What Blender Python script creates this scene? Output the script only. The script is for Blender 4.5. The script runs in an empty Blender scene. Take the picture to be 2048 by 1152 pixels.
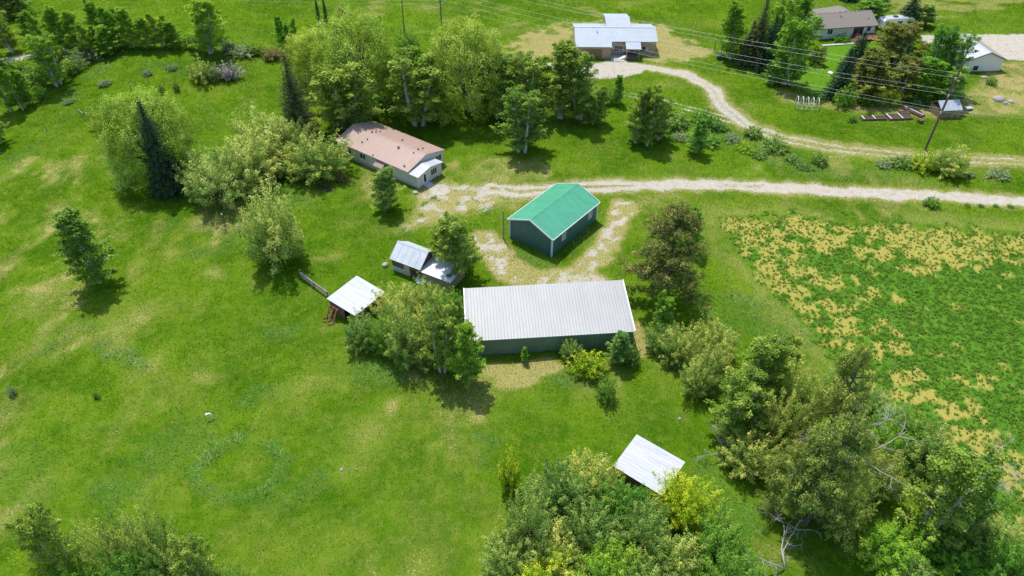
import bpy, bmesh, math, random
import numpy as np
from mathutils import Vector, Matrix
R = math.radians

# ------------------------------------------------------------------ camera, sky, sun, exposure
sc = bpy.context.scene
COL = sc.collection
FPX, PITCH, CAMH = 1400.0, R(41.0), 69.0
cam = bpy.data.cameras.new('camera'); camo = bpy.data.objects.new('camera', cam); COL.objects.link(camo)
cam.sensor_width = 36.0; cam.lens = 36.0 * FPX / 2048.0; cam.clip_start = 0.5; cam.clip_end = 5000
camo.location = (0, 0, CAMH); camo.rotation_euler = (R(90) - PITCH, 0, 0)
sc.camera = camo
SUN_EL, SUN_DIR = R(64.0), Vector((-1.0, 2.4, 0)).normalized()      # direction towards the sun, seen from above
w = bpy.data.worlds.new('World'); sc.world = w; w.use_nodes = True
nt = w.node_tree; sky = nt.nodes.new('ShaderNodeTexSky'); sky.sky_type = 'NISHITA'; sky.sun_disc = False
sky.sun_elevation = SUN_EL; sky.sun_rotation = math.atan2(SUN_DIR.x, SUN_DIR.y)
nt.links.new(sky.outputs[0], nt.nodes['Background'].inputs[0]); nt.nodes['Background'].inputs[1].default_value = 0.15
sl = bpy.data.lights.new('sun', 'SUN'); so = bpy.data.objects.new('sun', sl); COL.objects.link(so)
sl.energy = 2.95; sl.angle = R(0.53); sl.color = (1.0, 0.955, 0.88)
sd = Vector((SUN_DIR.x * math.cos(SUN_EL), SUN_DIR.y * math.cos(SUN_EL), math.sin(SUN_EL)))
so.rotation_euler = sd.to_track_quat('Z', 'Y').to_euler(); so.location = sd * 300
sc.view_settings.view_transform = 'Standard'; sc.view_settings.look = 'None'
sc.view_settings.exposure = 0.64; sc.view_settings.gamma = 1.0
sc.cycles.max_bounces = 6; sc.cycles.transparent_max_bounces = 6

# ------------------------------------------------------------------ measuring: a pixel of the photograph to a point of the ground
cs, ss = math.cos(PITCH), math.sin(PITCH)
def G(px, py, z=0.0):
    u = (px - 1024) / FPX; v = (py - 576) / FPX
    d = (u, cs - v * ss, -ss - v * cs); t = (z - CAMH) / d[2]
    return Vector((d[0] * t, d[1] * t, z))
def Ppx(x, y, z):
    z = z - CAMH; dep = y * cs - z * ss
    return 1024 + FPX * x / dep, 576 + FPX * (-y * ss - z * cs) / dep
def ppm(y, z=0.0): return FPX / (y * cs + (CAMH - z) * ss)
def height_to(x, y, py):
    lo, hi = 0.0, 40.0
    for _ in range(40):
        m = (lo + hi) / 2
        if Ppx(x, y, m)[1] > py: lo = m
        else: hi = m
    return lo

# ------------------------------------------------------------------ numpy noise
def _hash(ix, iy, seed):
    n = (ix.astype(np.int64) * 374761393 + iy.astype(np.int64) * 668265263 + seed * 1442695041) & 0xffffffff
    n = ((n ^ (n >> 13)) * 1274126177) & 0xffffffff
    n = n ^ (n >> 16)
    return (n & 0xffffff) / float(0xffffff)
def vnoise(x, y, s, seed):
    x = x / s; y = y / s
    ix = np.floor(x); iy = np.floor(y); fx = x - ix; fy = y - iy
    fx = fx * fx * (3 - 2 * fx); fy = fy * fy * (3 - 2 * fy)
    a = _hash(ix, iy, seed); b = _hash(ix + 1, iy, seed); c = _hash(ix, iy + 1, seed); d = _hash(ix + 1, iy + 1, seed)
    return (a * (1 - fx) + b * fx) * (1 - fy) + (c * (1 - fx) + d * fx) * fy
def fbm(x, y, s, seed, o=4):
    v = 0; a = 0.5; t = 0
    for k in range(o):
        v = v + a * vnoise(x + 13.7 * k, y - 7.1 * k, s / 2 ** k, seed + k); t += a; a *= 0.55
    return v / t
def sstep(a, b, x):
    t = np.clip((x - a) / (b - a), 0, 1); return t * t * (3 - 2 * t)
def dline(x, y, pts):
    best = np.full(x.shape, 1e9)
    for (a, b) in zip(pts[:-1], pts[1:]):
        dx, dy = b[0] - a[0], b[1] - a[1]; L = dx * dx + dy * dy + 1e-9
        t = np.clip(((x - a[0]) * dx + (y - a[1]) * dy) / L, 0, 1)
        best = np.minimum(best, np.hypot(x - a[0] - t * dx, y - a[1] - t * dy))
    return best
def sdpoly(x, y, pts):                                              # negative inside
    ins = np.zeros(x.shape, bool); n = len(pts); j = n - 1
    for i in range(n):
        xi, yi = pts[i][0], pts[i][1]; xj, yj = pts[j][0], pts[j][1]
        if abs(yj - yi) > 1e-9:
            ins ^= ((yi > y) != (yj > y)) & (x < (xj - xi) * (y - yi) / (yj - yi) + xi)
        j = i
    d = dline(x, y, list(pts) + [pts[0]])
    return np.where(ins, -d, d)
def W(pts): return [tuple(G(*p)[:2]) for p in pts]

# ------------------------------------------------------------------ ground cover, measured from the photograph
DRIVE = W([(1120, 108), (1190, 138), (1290, 134), (1370, 147), (1422, 174), (1444, 212), (1490, 248), (1560, 275), (1650, 293), (1760, 306), (1850, 314), (1950, 319), (2060, 325), (2400, 345)])
DRIVE_PAD = W([(1192, 124), (1240, 119), (1300, 126), (1290, 150), (1200, 160), (1120, 150), (1090, 125), (1150, 116)])
TRACK = W([(2500, 428), (2060, 405), (1900, 393), (1700, 384), (1536, 372), (1400, 368), (1300, 370), (1180, 373), (1100, 378), (1040, 383), (985, 376)])
YARD = W([(850, 372), (900, 362), (960, 372), (1040, 374), (1100, 376), (1075, 395), (1010, 405), (960, 418), (900, 440), (850, 448), (800, 462), (835, 425), (825, 395)])
STRIP1 = W([(1250, 408), (1232, 455), (1195, 505), (1165, 545), (1100, 560)])
STRIP2 = W([(975, 480), (1005, 528), (1050, 558), (1120, 568), (1190, 566)])
SPUR = W([(1330, 205), (1420, 228), (1490, 250)])
SPUR2 = W([(1190, 183), (1260, 190), (1330, 205)])
LOT = W([(1842, 70), (1900, 66), (2060, 68), (2300, 72), (2300, 122), (2050, 121), (2010, 118), (1960, 100), (1900, 102), (1850, 96)])
LANE = W([(-60, 128), (20, 124), (85, 116)])
FIELD = W([(1438, 434), (1560, 430), (1700, 438), (2060, 465), (2600, 480), (2600, 1300), (2080, 1170), (1960, 1070), (1850, 950), (1760, 835), (1680, 730), (1612, 650), (1540, 580), (1470, 500)])
LAWN = W([(1600, 105), (1655, 92), (1770, 88), (1790, 110), (1730, 150), (1680, 195), (1620, 190), (1560, 160)])
DRYHOUSE = W([(1000, 105), (1060, 62), (1110, 44), (1230, 38), (1330, 50), (1365, 78), (1440, 95), (1420, 118), (1330, 128), (1180, 118), (1060, 125)])
TANR = W([(1975, 122), (2050, 122), (2300, 130), (2300, 215), (2050, 232), (1960, 232), (1890, 240), (1700, 228), (1560, 205), (1545, 170), (1640, 200), (1900, 205), (1960, 160)])
HOUSESIDE = W([(1040, 78), (1100, 72), (1150, 78), (1148, 95), (1080, 108), (1030, 100)])
BARNFRONT = W([(965, 722), (1100, 716), (1190, 722), (1140, 745), (1060, 775), (990, 780), (950, 750)])
BARNSIDE = W([(1262, 650), (1275, 640), (1305, 690), (1290, 720), (1265, 705)])
STRAWSPOTS = [((70, 618), 4, .8), ((155, 608), 2.5, 1), ((205, 666), 1.2, 1), ((232, 700), 1.4, .9), ((275, 720), 1.2, .8), ((410, 755), 2.6, .9), ((360, 780), 2.2, .6), ((330, 610), 4, .5),
    ((425, 545), 2.4, 1), ((510, 560), 3, .8), ((670, 512), 3.0, .9), ((640, 517), 2.4, .8), ((760, 460), 3, .6), ((700, 450), 3, .6), ((240, 348), 2.6, .8), ((350, 330), 2.5, .3), ((735, 480), 2, .4),
    ((700, 365), 4, .6), ((655, 372), 2.5, .6), ((810, 345), 3, .8), ((970, 345), 5, .55), ((1000, 320), 4, .4), ((1160, 340), 3, .55), ((1290, 335), 3, .6), ((1340, 312), 3, .7), ((1200, 295), 4, .4),
    ((760, 860), 2.4, .8), ((750, 820), 2, .5), ((655, 575), 1.5, .7), ((900, 755), 2, .4), ((640, 585), 3, .5), ((670, 650), 3, .7), ((1360, 835), 1.5, .6), ((1295, 400), 6, .9), ((1340, 392), 5, .9), ((1420, 390), 5, .4),
    ((1240, 700), 2, .7), ((1500, 215), 4, .7), ((1440, 165), 5, .5), ((1330, 170), 6, .7), ((1280, 168), 4, .7), ((985, 65), 5, .9), ((940, 62), 3, .8), ((900, 45), 5, .9), ((860, 20), 5, .8), ((740, 18), 6, .8),
    ((330, 22), 2, .8), ((275, 8), 2, .5), ((1380, 58), 4, .5), ((1430, 48), 6, .7), ((1640, 18), 12, .5), ((1900, 30), 10, .35), ((1990, 55), 12, .35), ((820, 55), 3, .6), ((955, 20), 3, .8), ((1010, 18), 4, .8), ((780, 50), 2, .7),
    ((1560, 1110), 3.5, .8), ((1730, 1095), 2.5, .8), ((2040, 1060), 1.8, .7), ((850, 1060), 5, .55), ((880, 990), 6, .4), ((960, 1000), 5, .5), ((640, 1100), 5, .4), ((1500, 480), 3, .6), ((1530, 560), 3, .5)]
LUSH = [([(395, 945), (415, 915), (440, 895), (475, 885)], 1.2, 1.0), ([(395, 950), (402, 975), (440, 1000), (500, 1000), (530, 985)], 1.0, .9), ([(535, 985), (562, 950), (570, 925), (545, 895)], 1.0, 1.0), ([(475, 885), (545, 893)], .8, .5),
    ([(205, 690), (235, 705), (265, 722), (285, 735)], 1.6, 1.0), ([(95, 703), (125, 682)], 1.3, 1.0), ([(210, 975), (270, 985)], 2.4, .7), ([(540, 668), (590, 660)], 1.4, .7), ([(150, 655), (195, 660)], 1.4, .5),
    ([(500, 805), (520, 790), (560, 780)], 1.6, .6), ([(535, 1005), (600, 985), (640, 960)], 1.8, .6), ([(740, 740), (790, 750), (850, 745)], 2.4, .8), ([(860, 760), (940, 790)], 3, .5), ([(960, 880), (985, 885)], 1.2, .8), ([(965, 890), (970, 930)], 1.0, .6),
    ([(1100, 750), (1160, 760), (1200, 765)], 2, .8), ([(1480, 600), (1540, 610), (1590, 640), (1620, 680)], 2.2, .9), ([(1400, 600), (1480, 600)], 2, .5), ([(1440, 640), (1560, 660)], 4, .6), ([(1420, 960), (1440, 1000), (1480, 1030)], 3, .8),
    ([(180, 140), (250, 130), (330, 115), (420, 120)], 4, .5), ([(190, 170), (220, 160)], 2, .8), ([(130, 205), (145, 200)], 1.6, .9), ([(1330, 250), (1420, 270), (1480, 285), (1560, 310), (1620, 335)], 5, .7), ([(1650, 340), (1760, 350), (1850, 365)], 3, .5),
    ([(420, 450), (470, 470)], 2.5, .7), ([(330, 455), (345, 450)], 1.5, .6), ([(400, 505), (440, 490)], 3, .5), ([(560, 385), (600, 400)], 3, .5), ([(1030, 510), (1090, 525)], 2, .8), ([(1140, 500), (1180, 465)], 1.6, .5), ([(800, 330), (840, 390)], 1.0, .6),
    ([(1660, 1040), (1760, 1050)], 4, .6), ([(990, 340), (1040, 350)], 4, .4), ([(0, 930), (60, 990)], 5, .4), ([(320, 900), (390, 890)], 4, .5), ([(690, 250), (760, 270)], 3, .6), ([(380, 160), (300, 150)], 2.5, .4), ([(20, 330), (60, 300)], 2.5, .5)]
LUSH = [(W(p), r, a) for p, r, a in LUSH]
def masks(x, y):
    x = np.asarray(x, float); y = np.asarray(y, float)
    n1 = fbm(x, y, 9.0, 3); n2 = fbm(x, y, 2.2, 17); n3 = fbm(x, y, 30.0, 29); wob = (n2 - .5) * 2
    dD = dline(x, y, DRIVE)
    far = sstep(38, 62, x)                                           # the driveway thins to two wheel tracks
    drive = sstep(2.7, 1.1, dD + wob * .9 + far * .3)
    drive = drive * (1 - far * .85 * sstep(.75, .25, dD + wob * .3)) * (1 - far * .2)
    drive = np.maximum(drive, sstep(1.0, -1.0, sdpoly(x, y, DRIVE_PAD) + wob * 1.6))
    drive = np.maximum(drive, sstep(.5, .2, np.abs(dline(x, y, SPUR) - .8) + wob * .5) * .85)
    drive = np.maximum(drive, sstep(.5, .2, np.abs(dline(x, y, SPUR2) - .8) + wob * .6) * .6)
    dT = dline(x, y, TRACK)
    track = sstep(2.6, 1.0, dT + wob * 1.0)
    track *= 1 - .6 * sstep(.7, .2, dT + wob * .5) * sstep(.45, .6, fbm(x, y, 14, 51))
    yd = sdpoly(x, y, YARD)
    yard = sstep(2.5, -2.5, yd + wob * 3.0) * (.38 + .52 * sstep(.40, .60, fbm(x, y, 1.7, 71)))
    st = np.minimum(dline(x, y, STRIP1), dline(x, y, STRIP2) - .4)
    yard = np.maximum(yard, sstep(2.4, 1.0, st + wob * 1.8) * (.34 + .56 * sstep(.40, .58, fbm(x, y, 1.6, 77))))
    yard = np.maximum(yard, sstep(2.6, 1.6, np.hypot(x - G(878, 380).x, (y - G(878, 380).y) * 1.2) + wob))
    lot = sstep(.8, -.8, sdpoly(x, y, LOT) + wob * 1.0)
    lane = sstep(2.6, 1.6, dline(x, y, LANE) + wob)
    gravel = np.maximum.reduce([drive, track, yard, lot, lane])
    dry = .66 * sstep(.42, .66, fbm(x * 1.6, y * .8, 7.0, 3)) * sstep(.32, .60, n3) + .25 * sstep(.50, .72, n2) * sstep(.36, .6, n3)
    dry = np.where((y < 62) & (x > -32) & (x < 6), dry + .32 * sstep(.38, .62, n1), dry)
    dry = np.where(y > 118, dry * .35, dry); dry = np.maximum(dry, .75 * sstep(.47, .60, fbm(x * .5, y, 8, 141)) * sstep(180, 192, y) * sstep(70, 95, x)); dry = np.maximum(dry, .7 * sstep(.55, .66, fbm(x * .5, y, 6, 143)) * sstep(165, 190, y) * sstep(-70, -40, x) * sstep(60, 20, x))
    for (p, r, a) in STRAWSPOTS:
        g = G(*p); rr = np.hypot((x - g.x), (y - g.y) * 1.5)
        dry = np.maximum(dry, a * (.55 + .45 * n2) * sstep(r * 1.3, r * .2, rr + wob * r * 1.2))
    dry = np.maximum(dry, 1.0 * sstep(2.5, -2.5, sdpoly(x, y, DRYHOUSE) + wob * 5) * sstep(.25, .5, fbm(x, y, 5, 91) + .12))
    dry = np.maximum(dry, (.72 + .28 * sstep(.4, .6, n2)) * sstep(1.5, -1.5, sdpoly(x, y, TANR) + wob * 2) * sstep(.1, .45, fbm(x, y, 6, 95) + .1))
    dry = np.maximum(dry, .9 * sstep(1.5, -1.5, sdpoly(x, y, HOUSESIDE) + wob * 3))
    dry = np.maximum(dry, .95 * sstep(.8, -.8, sdpoly(x, y, BARNFRONT) + wob * 1.6))
    dry = np.maximum(dry, .95 * sstep(.6, -.6, sdpoly(x, y, BARNSIDE) + wob * .8))
    dry = np.maximum(dry, .98 * sstep(4.0, -1.5, yd + wob * 3) * sstep(.28, .45, n2))
    dry = np.maximum(dry, .95 * sstep(3.6, 1.6, st + wob * 1.5))
    dry = np.maximum(dry, .85 * np.maximum(sstep(4.4, 1.8, dD + wob * 1.5), sstep(4.2, 1.8, dT + wob * 1.5)))
    fd = sdpoly(x, y, FIELD)
    field = sstep(2.5, -2.5, fd + wob * 4.0)
    edge = sstep(-16, 0, fd) * sstep(8, 22, x - (y - 45) * 0.0 + 0)
    straw = fbm(x + y * .4, y, 6.0, 111) * .30 + fbm(x, y, 1.5, 113, 3) * .70
    strawm = sstep(.43, .64, straw + sstep(-22, -2, fd) * .25 - .145 + .03 * sstep(78, 95, y)) * field        # bare stubble between the plants
    dry = np.maximum(dry, .8 * sstep(8, 0, fd + wob * 3) * sstep(-.5, .5, fd) * sstep(45, 60, y) * sstep(.3, .55, n1 + .05))
    lush = np.zeros_like(x)
    for (p, r, a) in LUSH:
        lush = np.maximum(lush, a * sstep(r * 1.2, r * .4, dline(x, y, p) + wob * r * .6))
    lawn = sstep(1, -1, sdpoly(x, y, LAWN) + wob)
    lush *= (1 - field) * (.66 + .34 * sstep(.35, .6, fbm(x, y, 1.8, 131)))
    return dict(gravel=gravel, drive=drive, track=track, yard=yard, lot=lot, lane=lane, dry=np.clip(dry, 0, 1) * (1 - field), field=field, straw=strawm, lush=lush, lawn=lawn, n1=n1, n2=n2, n3=n3)
def terrain(x, y):
    x = np.asarray(x, float); y = np.asarray(y, float)
    h = (fbm(x, y, 24, 7, 2) - .5) * .5 + (fbm(x, y, 6, 9, 2) - .5) * .22
    kx, ky = G(300, 118)[:2]
    sy = np.where(y > ky, 9.0, 24.0); h = h + 3.2 * np.exp(-(((x - kx) / 24) ** 2 + ((y - ky) / sy) ** 2))
    for (p, r, a) in LUSH[:6]: h = h + .24 * a * np.exp(-(dline(x, y, p) / (r * .7)) ** 2)
    return h
def hz(x, y): return float(terrain(np.array([x]), np.array([y]))[0])

# ------------------------------------------------------------------ object helpers
def tag(o, label=None, cat=None, group=None, kind=None):
    if label: o['label'] = label
    if cat: o['category'] = cat
    if group: o['group'] = group
    if kind: o['kind'] = kind
    return o
def thing(name, label, cat, loc=(0, 0, 0), rotz=0.0, group=None):
    o = bpy.data.objects.new(name, None); COL.objects.link(o); o.empty_display_size = .3
    o.location = loc; o.rotation_euler = (0, 0, rotz); return tag(o, label, cat, group)
def npmesh(name, V, Fc, mat, parent=None, attrs=None, smooth=False, cols=None):
    me = bpy.data.meshes.new(name); V = np.asarray(V, np.float32); Fc = np.asarray(Fc, np.int32)
    k = Fc.shape[1]; me.vertices.add(len(V)); me.vertices.foreach_set('co', V.ravel())
    me.loops.add(Fc.size); me.loops.foreach_set('vertex_index', Fc.ravel())
    me.polygons.add(len(Fc)); me.polygons.foreach_set('loop_start', np.arange(0, Fc.size, k, dtype=np.int32))
    me.polygons.foreach_set('loop_total', np.full(len(Fc), k, np.int32))
    if smooth: me.polygons.foreach_set('use_smooth', np.ones(len(Fc), bool))
    for a, arr in (attrs or {}).items():
        at = me.attributes.new(a, 'FLOAT', 'POINT'); at.data.foreach_set('value', np.asarray(arr, np.float32))
    for a, arr in (cols or {}).items():
        at = me.attributes.new(a, 'FLOAT_COLOR', 'POINT'); arr = np.asarray(arr, np.float32)
        if arr.shape[1] == 3: arr = np.concatenate([arr, np.ones((len(arr), 1), np.float32)], 1)
        at.data.foreach_set('color', arr.ravel())
    me.update(calc_edges=True); me.validate()
    if mat: me.materials.append(mat)
    o = bpy.data.objects.new(name, me); COL.objects.link(o)
    if parent: o.parent = parent
    return o
class MB:
    """collects shapes; build() links them as ONE mesh object"""
    def __init__(s): s.v = []; s.f = []
    def add(s, vs, fs):
        n = len(s.v); s.v += [tuple(p) for p in vs]; s.f += [tuple(i + n for i in f) for f in fs]; return s
    def box(s, x0, x1, y0, y1, z0, z1):
        vs = [(x, y, z) for z in (z0, z1) for y in (y0, y1) for x in (x0, x1)]
        return s.add(vs, [(0, 2, 3, 1), (4, 5, 7, 6), (0, 1, 5, 4), (2, 6, 7, 3), (0, 4, 6, 2), (1, 3, 7, 5)])
    def bar(s, a, b, wd, hg=None, up=(0, 0, 1)):
        a, b = Vector(a), Vector(b); hg = hg or wd; d = (b - a).normalized(); up = Vector(up)
        if abs(d.dot(up)) > .97: up = Vector((1, 0, 0))
        r = d.cross(up).normalized() * wd / 2; u = r.cross(d).normalized() * hg / 2
        vs = [p + sx * r + sy * u for p in (a, b) for sx, sy in ((-1, -1), (1, -1), (1, 1), (-1, 1))]
        return s.add(vs, [(3, 2, 1, 0), (4, 5, 6, 7)] + [(i, (i + 1) % 4, 4 + (i + 1) % 4, 4 + i) for i in range(4)])
    def tube(s, pts, rad, n=8, cap=True):
        pts = [Vector(p) for p in pts]; rad = rad if isinstance(rad, (list, tuple)) else [rad] * len(pts)
        base = len(s.v); ref = Vector((0.31, 0.17, 0.93))
        for i, p in enumerate(pts):
            d = (pts[min(i + 1, len(pts) - 1)] - pts[max(i - 1, 0)]).normalized()
            rf = ref if abs(d.dot(ref)) < .95 else Vector((1, 0, 0))
            r = d.cross(rf).normalized(); u = r.cross(d)
            for k in range(n):
                a = 2 * math.pi * k / n; s.v.append(tuple(p + (r * math.cos(a) + u * math.sin(a)) * rad[i]))
        for i in range(len(pts) - 1):
            for k in range(n):
                s.f.append((base + i * n + k, base + i * n + (k + 1) % n, base + (i + 1) * n + (k + 1) % n, base + (i + 1) * n + k))
        if cap:
            s.f.append(tuple(base + k for k in reversed(range(n)))); e = base + (len(pts) - 1) * n; s.f.append(tuple(e + k for k in range(n)))
        return s
    def prism(s, poly, d0, d1, axis='x'):
        n = len(poly); mk = {'x': lambda t, a, b: (t, a, b), 'y': lambda t, a, b: (a, t, b), 'z': lambda t, a, b: (a, b, t)}[axis]
        vs = [mk(d0, a, b) for a, b in poly] + [mk(d1, a, b) for a, b in poly]
        return s.add(vs, [tuple(range(n))[::-1], tuple(range(n, 2 * n))] + [(i, (i + 1) % n, n + (i + 1) % n, n + i) for i in range(n)])
    def panel(s, A, B, C, D, th=.05, pitch=0, rib=.035, rw=.07):
        """roof sheet A-B (eave) D-C (ridge), ribs running from AB to DC"""
        A, B, C, D = map(Vector, (A, B, C, D)); nrm = (B - A).cross(D - A).normalized()
        if nrm.z < 0 and abs(nrm.z) > .01: nrm = -nrm
        vs = [A, B, C, D] + [p - nrm * th for p in (A, B, C, D)]
        s.add(vs, [(0, 1, 2, 3), (7, 6, 5, 4), (0, 4, 5, 1), (1, 5, 6, 2), (2, 6, 7, 3), (3, 7, 4, 0)])
        if pitch:
            n = max(2, int((B - A).length / pitch)); t = (B - A).normalized() * rw / 2
            for i in range(n + 1):
                f = min(max(i / n, .01), .99); p = A.lerp(B, f); q = D.lerp(C, f)
                e = nrm * rib; s.add([p - t, p + t, p + t * .5 + e, p - t * .5 + e, q - t, q + t, q + t * .5 + e, q - t * .5 + e],
                                     [(0, 1, 2, 3), (7, 6, 5, 4), (1, 5, 6, 2), (2, 6, 7, 3), (3, 7, 4, 0)])
        return s
    def build(s, name, mat, parent=None, smooth=False):
        me = bpy.data.meshes.new(name); me.from_pydata(s.v, [], s.f); bm = bmesh.new(); bm.from_mesh(me)
        bmesh.ops.recalc_face_normals(bm, faces=bm.faces); bm.to_mesh(me); bm.free()
        if smooth: me.polygons.foreach_set('use_smooth', [True] * len(me.polygons))
        me.materials.append(mat); o = bpy.data.objects.new(name, me); COL.objects.link(o)
        if parent: o.parent = parent
        return o

# ------------------------------------------------------------------ materials
def new_mat(name):
    m = bpy.data.materials.new(name); m.use_nodes = True; nt = m.node_tree; nt.nodes.clear()
    return m, nt, nt.nodes.new('ShaderNodeOutputMaterial')
def nd(nt, typ, **kw):
    n = nt.nodes.new(typ)
    for k, v in kw.items():
        if k.startswith('i_'):
            key = k[2:]; n.inputs[int(key) if key.isdigit() else key.replace('_', ' ')].default_value = v
        else: setattr(n, k, v)
    return n
def mixc(nt, fac, a, b, blend='MIX'):
    n = nt.nodes.new('ShaderNodeMix'); n.data_type = 'RGBA'; n.blend_type = blend
    for sock, val in ((n.inputs[0], fac), (n.inputs[6], a), (n.inputs[7], b)):
        if hasattr(val, 'is_output'): nt.links.new(val, sock)
        elif isinstance(val, (tuple, list)): sock.default_value = tuple(val)[:3] + (1,)
        else: sock.default_value = val
    return n.outputs[2]
def mth(nt, op, a, b=None, c=None, clamp=False):
    n = nt.nodes.new('ShaderNodeMath'); n.operation = op; n.use_clamp = clamp
    for i, v in enumerate((a, b, c)):
        if v is None: continue
        if hasattr(v, 'is_output'): nt.links.new(v, n.inputs[i])
        else: n.inputs[i].default_value = v
    return n.outputs[0]
def ramp(nt, fac, lo, hi):
    n = nt.nodes.new('ShaderNodeMapRange'); n.interpolation_type = 'SMOOTHSTEP'
    nt.links.new(fac, n.inputs[0]); n.inputs[1].default_value = lo; n.inputs[2].default_value = hi; return n.outputs[0]
def noise(nt, vec, scale, detail=3, rough=.6):
    n = nd(nt, 'ShaderNodeTexNoise'); n.inputs['Scale'].default_value = scale; n.inputs['Detail'].default_value = detail; n.inputs['Roughness'].default_value = rough
    if vec is not None: nt.links.new(vec, n.inputs['Vector'])
    return n.outputs[0]
def attr(nt, name, out=2):
    n = nd(nt, 'ShaderNodeAttribute', attribute_name=name); return n.outputs[out]
def surf(name, col, rough=.7, var=.15, scale=2.0, metal=0.0, col2=None, bump=0.0, streak=None):
    """painted / weathered surface: base colour broken up by two noises"""
    m, nt, out = new_mat(name); tc = nd(nt, 'ShaderNodeTexCoord'); v = tc.outputs['Object']
    if streak:
        mp = nd(nt, 'ShaderNodeMapping'); mp.inputs['Scale'].default_value = streak; nt.links.new(v, mp.inputs[0]); v = mp.outputs[0]
    n1 = noise(nt, v, scale, 5, .65); n2 = noise(nt, v, scale * 6, 3)
    f = mth(nt, 'ADD', mth(nt, 'MULTIPLY', n1, .65), mth(nt, 'MULTIPLY', n2, .35)); f = ramp(nt, f, .32, .68)
    dark = tuple(c * (1 - var) for c in col); lite = col2 or tuple(min(1, c * (1 + var * .6)) for c in col)
    b = nd(nt, 'ShaderNodeBsdfPrincipled'); nt.links.new(mixc(nt, f, dark, lite), b.inputs['Base Color'])
    b.inputs['Roughness'].default_value = rough; b.inputs['Metallic'].default_value = metal
    if bump:
        bp = nd(nt, 'ShaderNodeBump'); bp.inputs['Strength'].default_value = bump; bp.inputs['Distance'].default_value = .03; nt.links.new(n2, bp.inputs['Height']); nt.links.new(bp.outputs[0], b.inputs['Normal'])
    nt.links.new(b.outputs[0], out.inputs[0]); return m
def leafmat(name, dark, mid, tip, tipshare=.3, trans=.38, vary=.25):
    """foliage: every leaf has its own tint; tip is the colour of new growth or blossom"""
    m, nt, out = new_mat(name); t = attr(nt, 'tint'); oi = nd(nt, 'ShaderNodeObjectInfo')
    c = mixc(nt, ramp(nt, t, 0, 1 - tipshare), dark, mid); c = mixc(nt, ramp(nt, t, 1 - tipshare, 1.0), c, tip)
    hs = nd(nt, 'ShaderNodeHueSaturation'); nt.links.new(c, hs.inputs['Color'])
    nt.links.new(mth(nt, 'ADD', mth(nt, 'MULTIPLY', oi.outputs['Random'], vary), 1 - vary / 2), hs.inputs['Value'])
    nt.links.new(mth(nt, 'ADD', mth(nt, 'MULTIPLY', oi.outputs['Random'], -.03), .520), hs.inputs['Hue'])
    d = nd(nt, 'ShaderNodeBsdfDiffuse'); tr = nd(nt, 'ShaderNodeBsdfTranslucent'); nt.links.new(hs.outputs[0], d.inputs[0])
    nt.links.new(mixc(nt, 1.0, hs.outputs[0], (1.0, 1.0, .55), 'MULTIPLY'), tr.inputs[0])
    mx = nd(nt, 'ShaderNodeMixShader'); mx.inputs[0].default_value = trans; nt.links.new(d.outputs[0], mx.inputs[1]); nt.links.new(tr.outputs[0], mx.inputs[2])
    nt.links.new(mx.outputs[0], out.inputs[0]); return m

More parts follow.
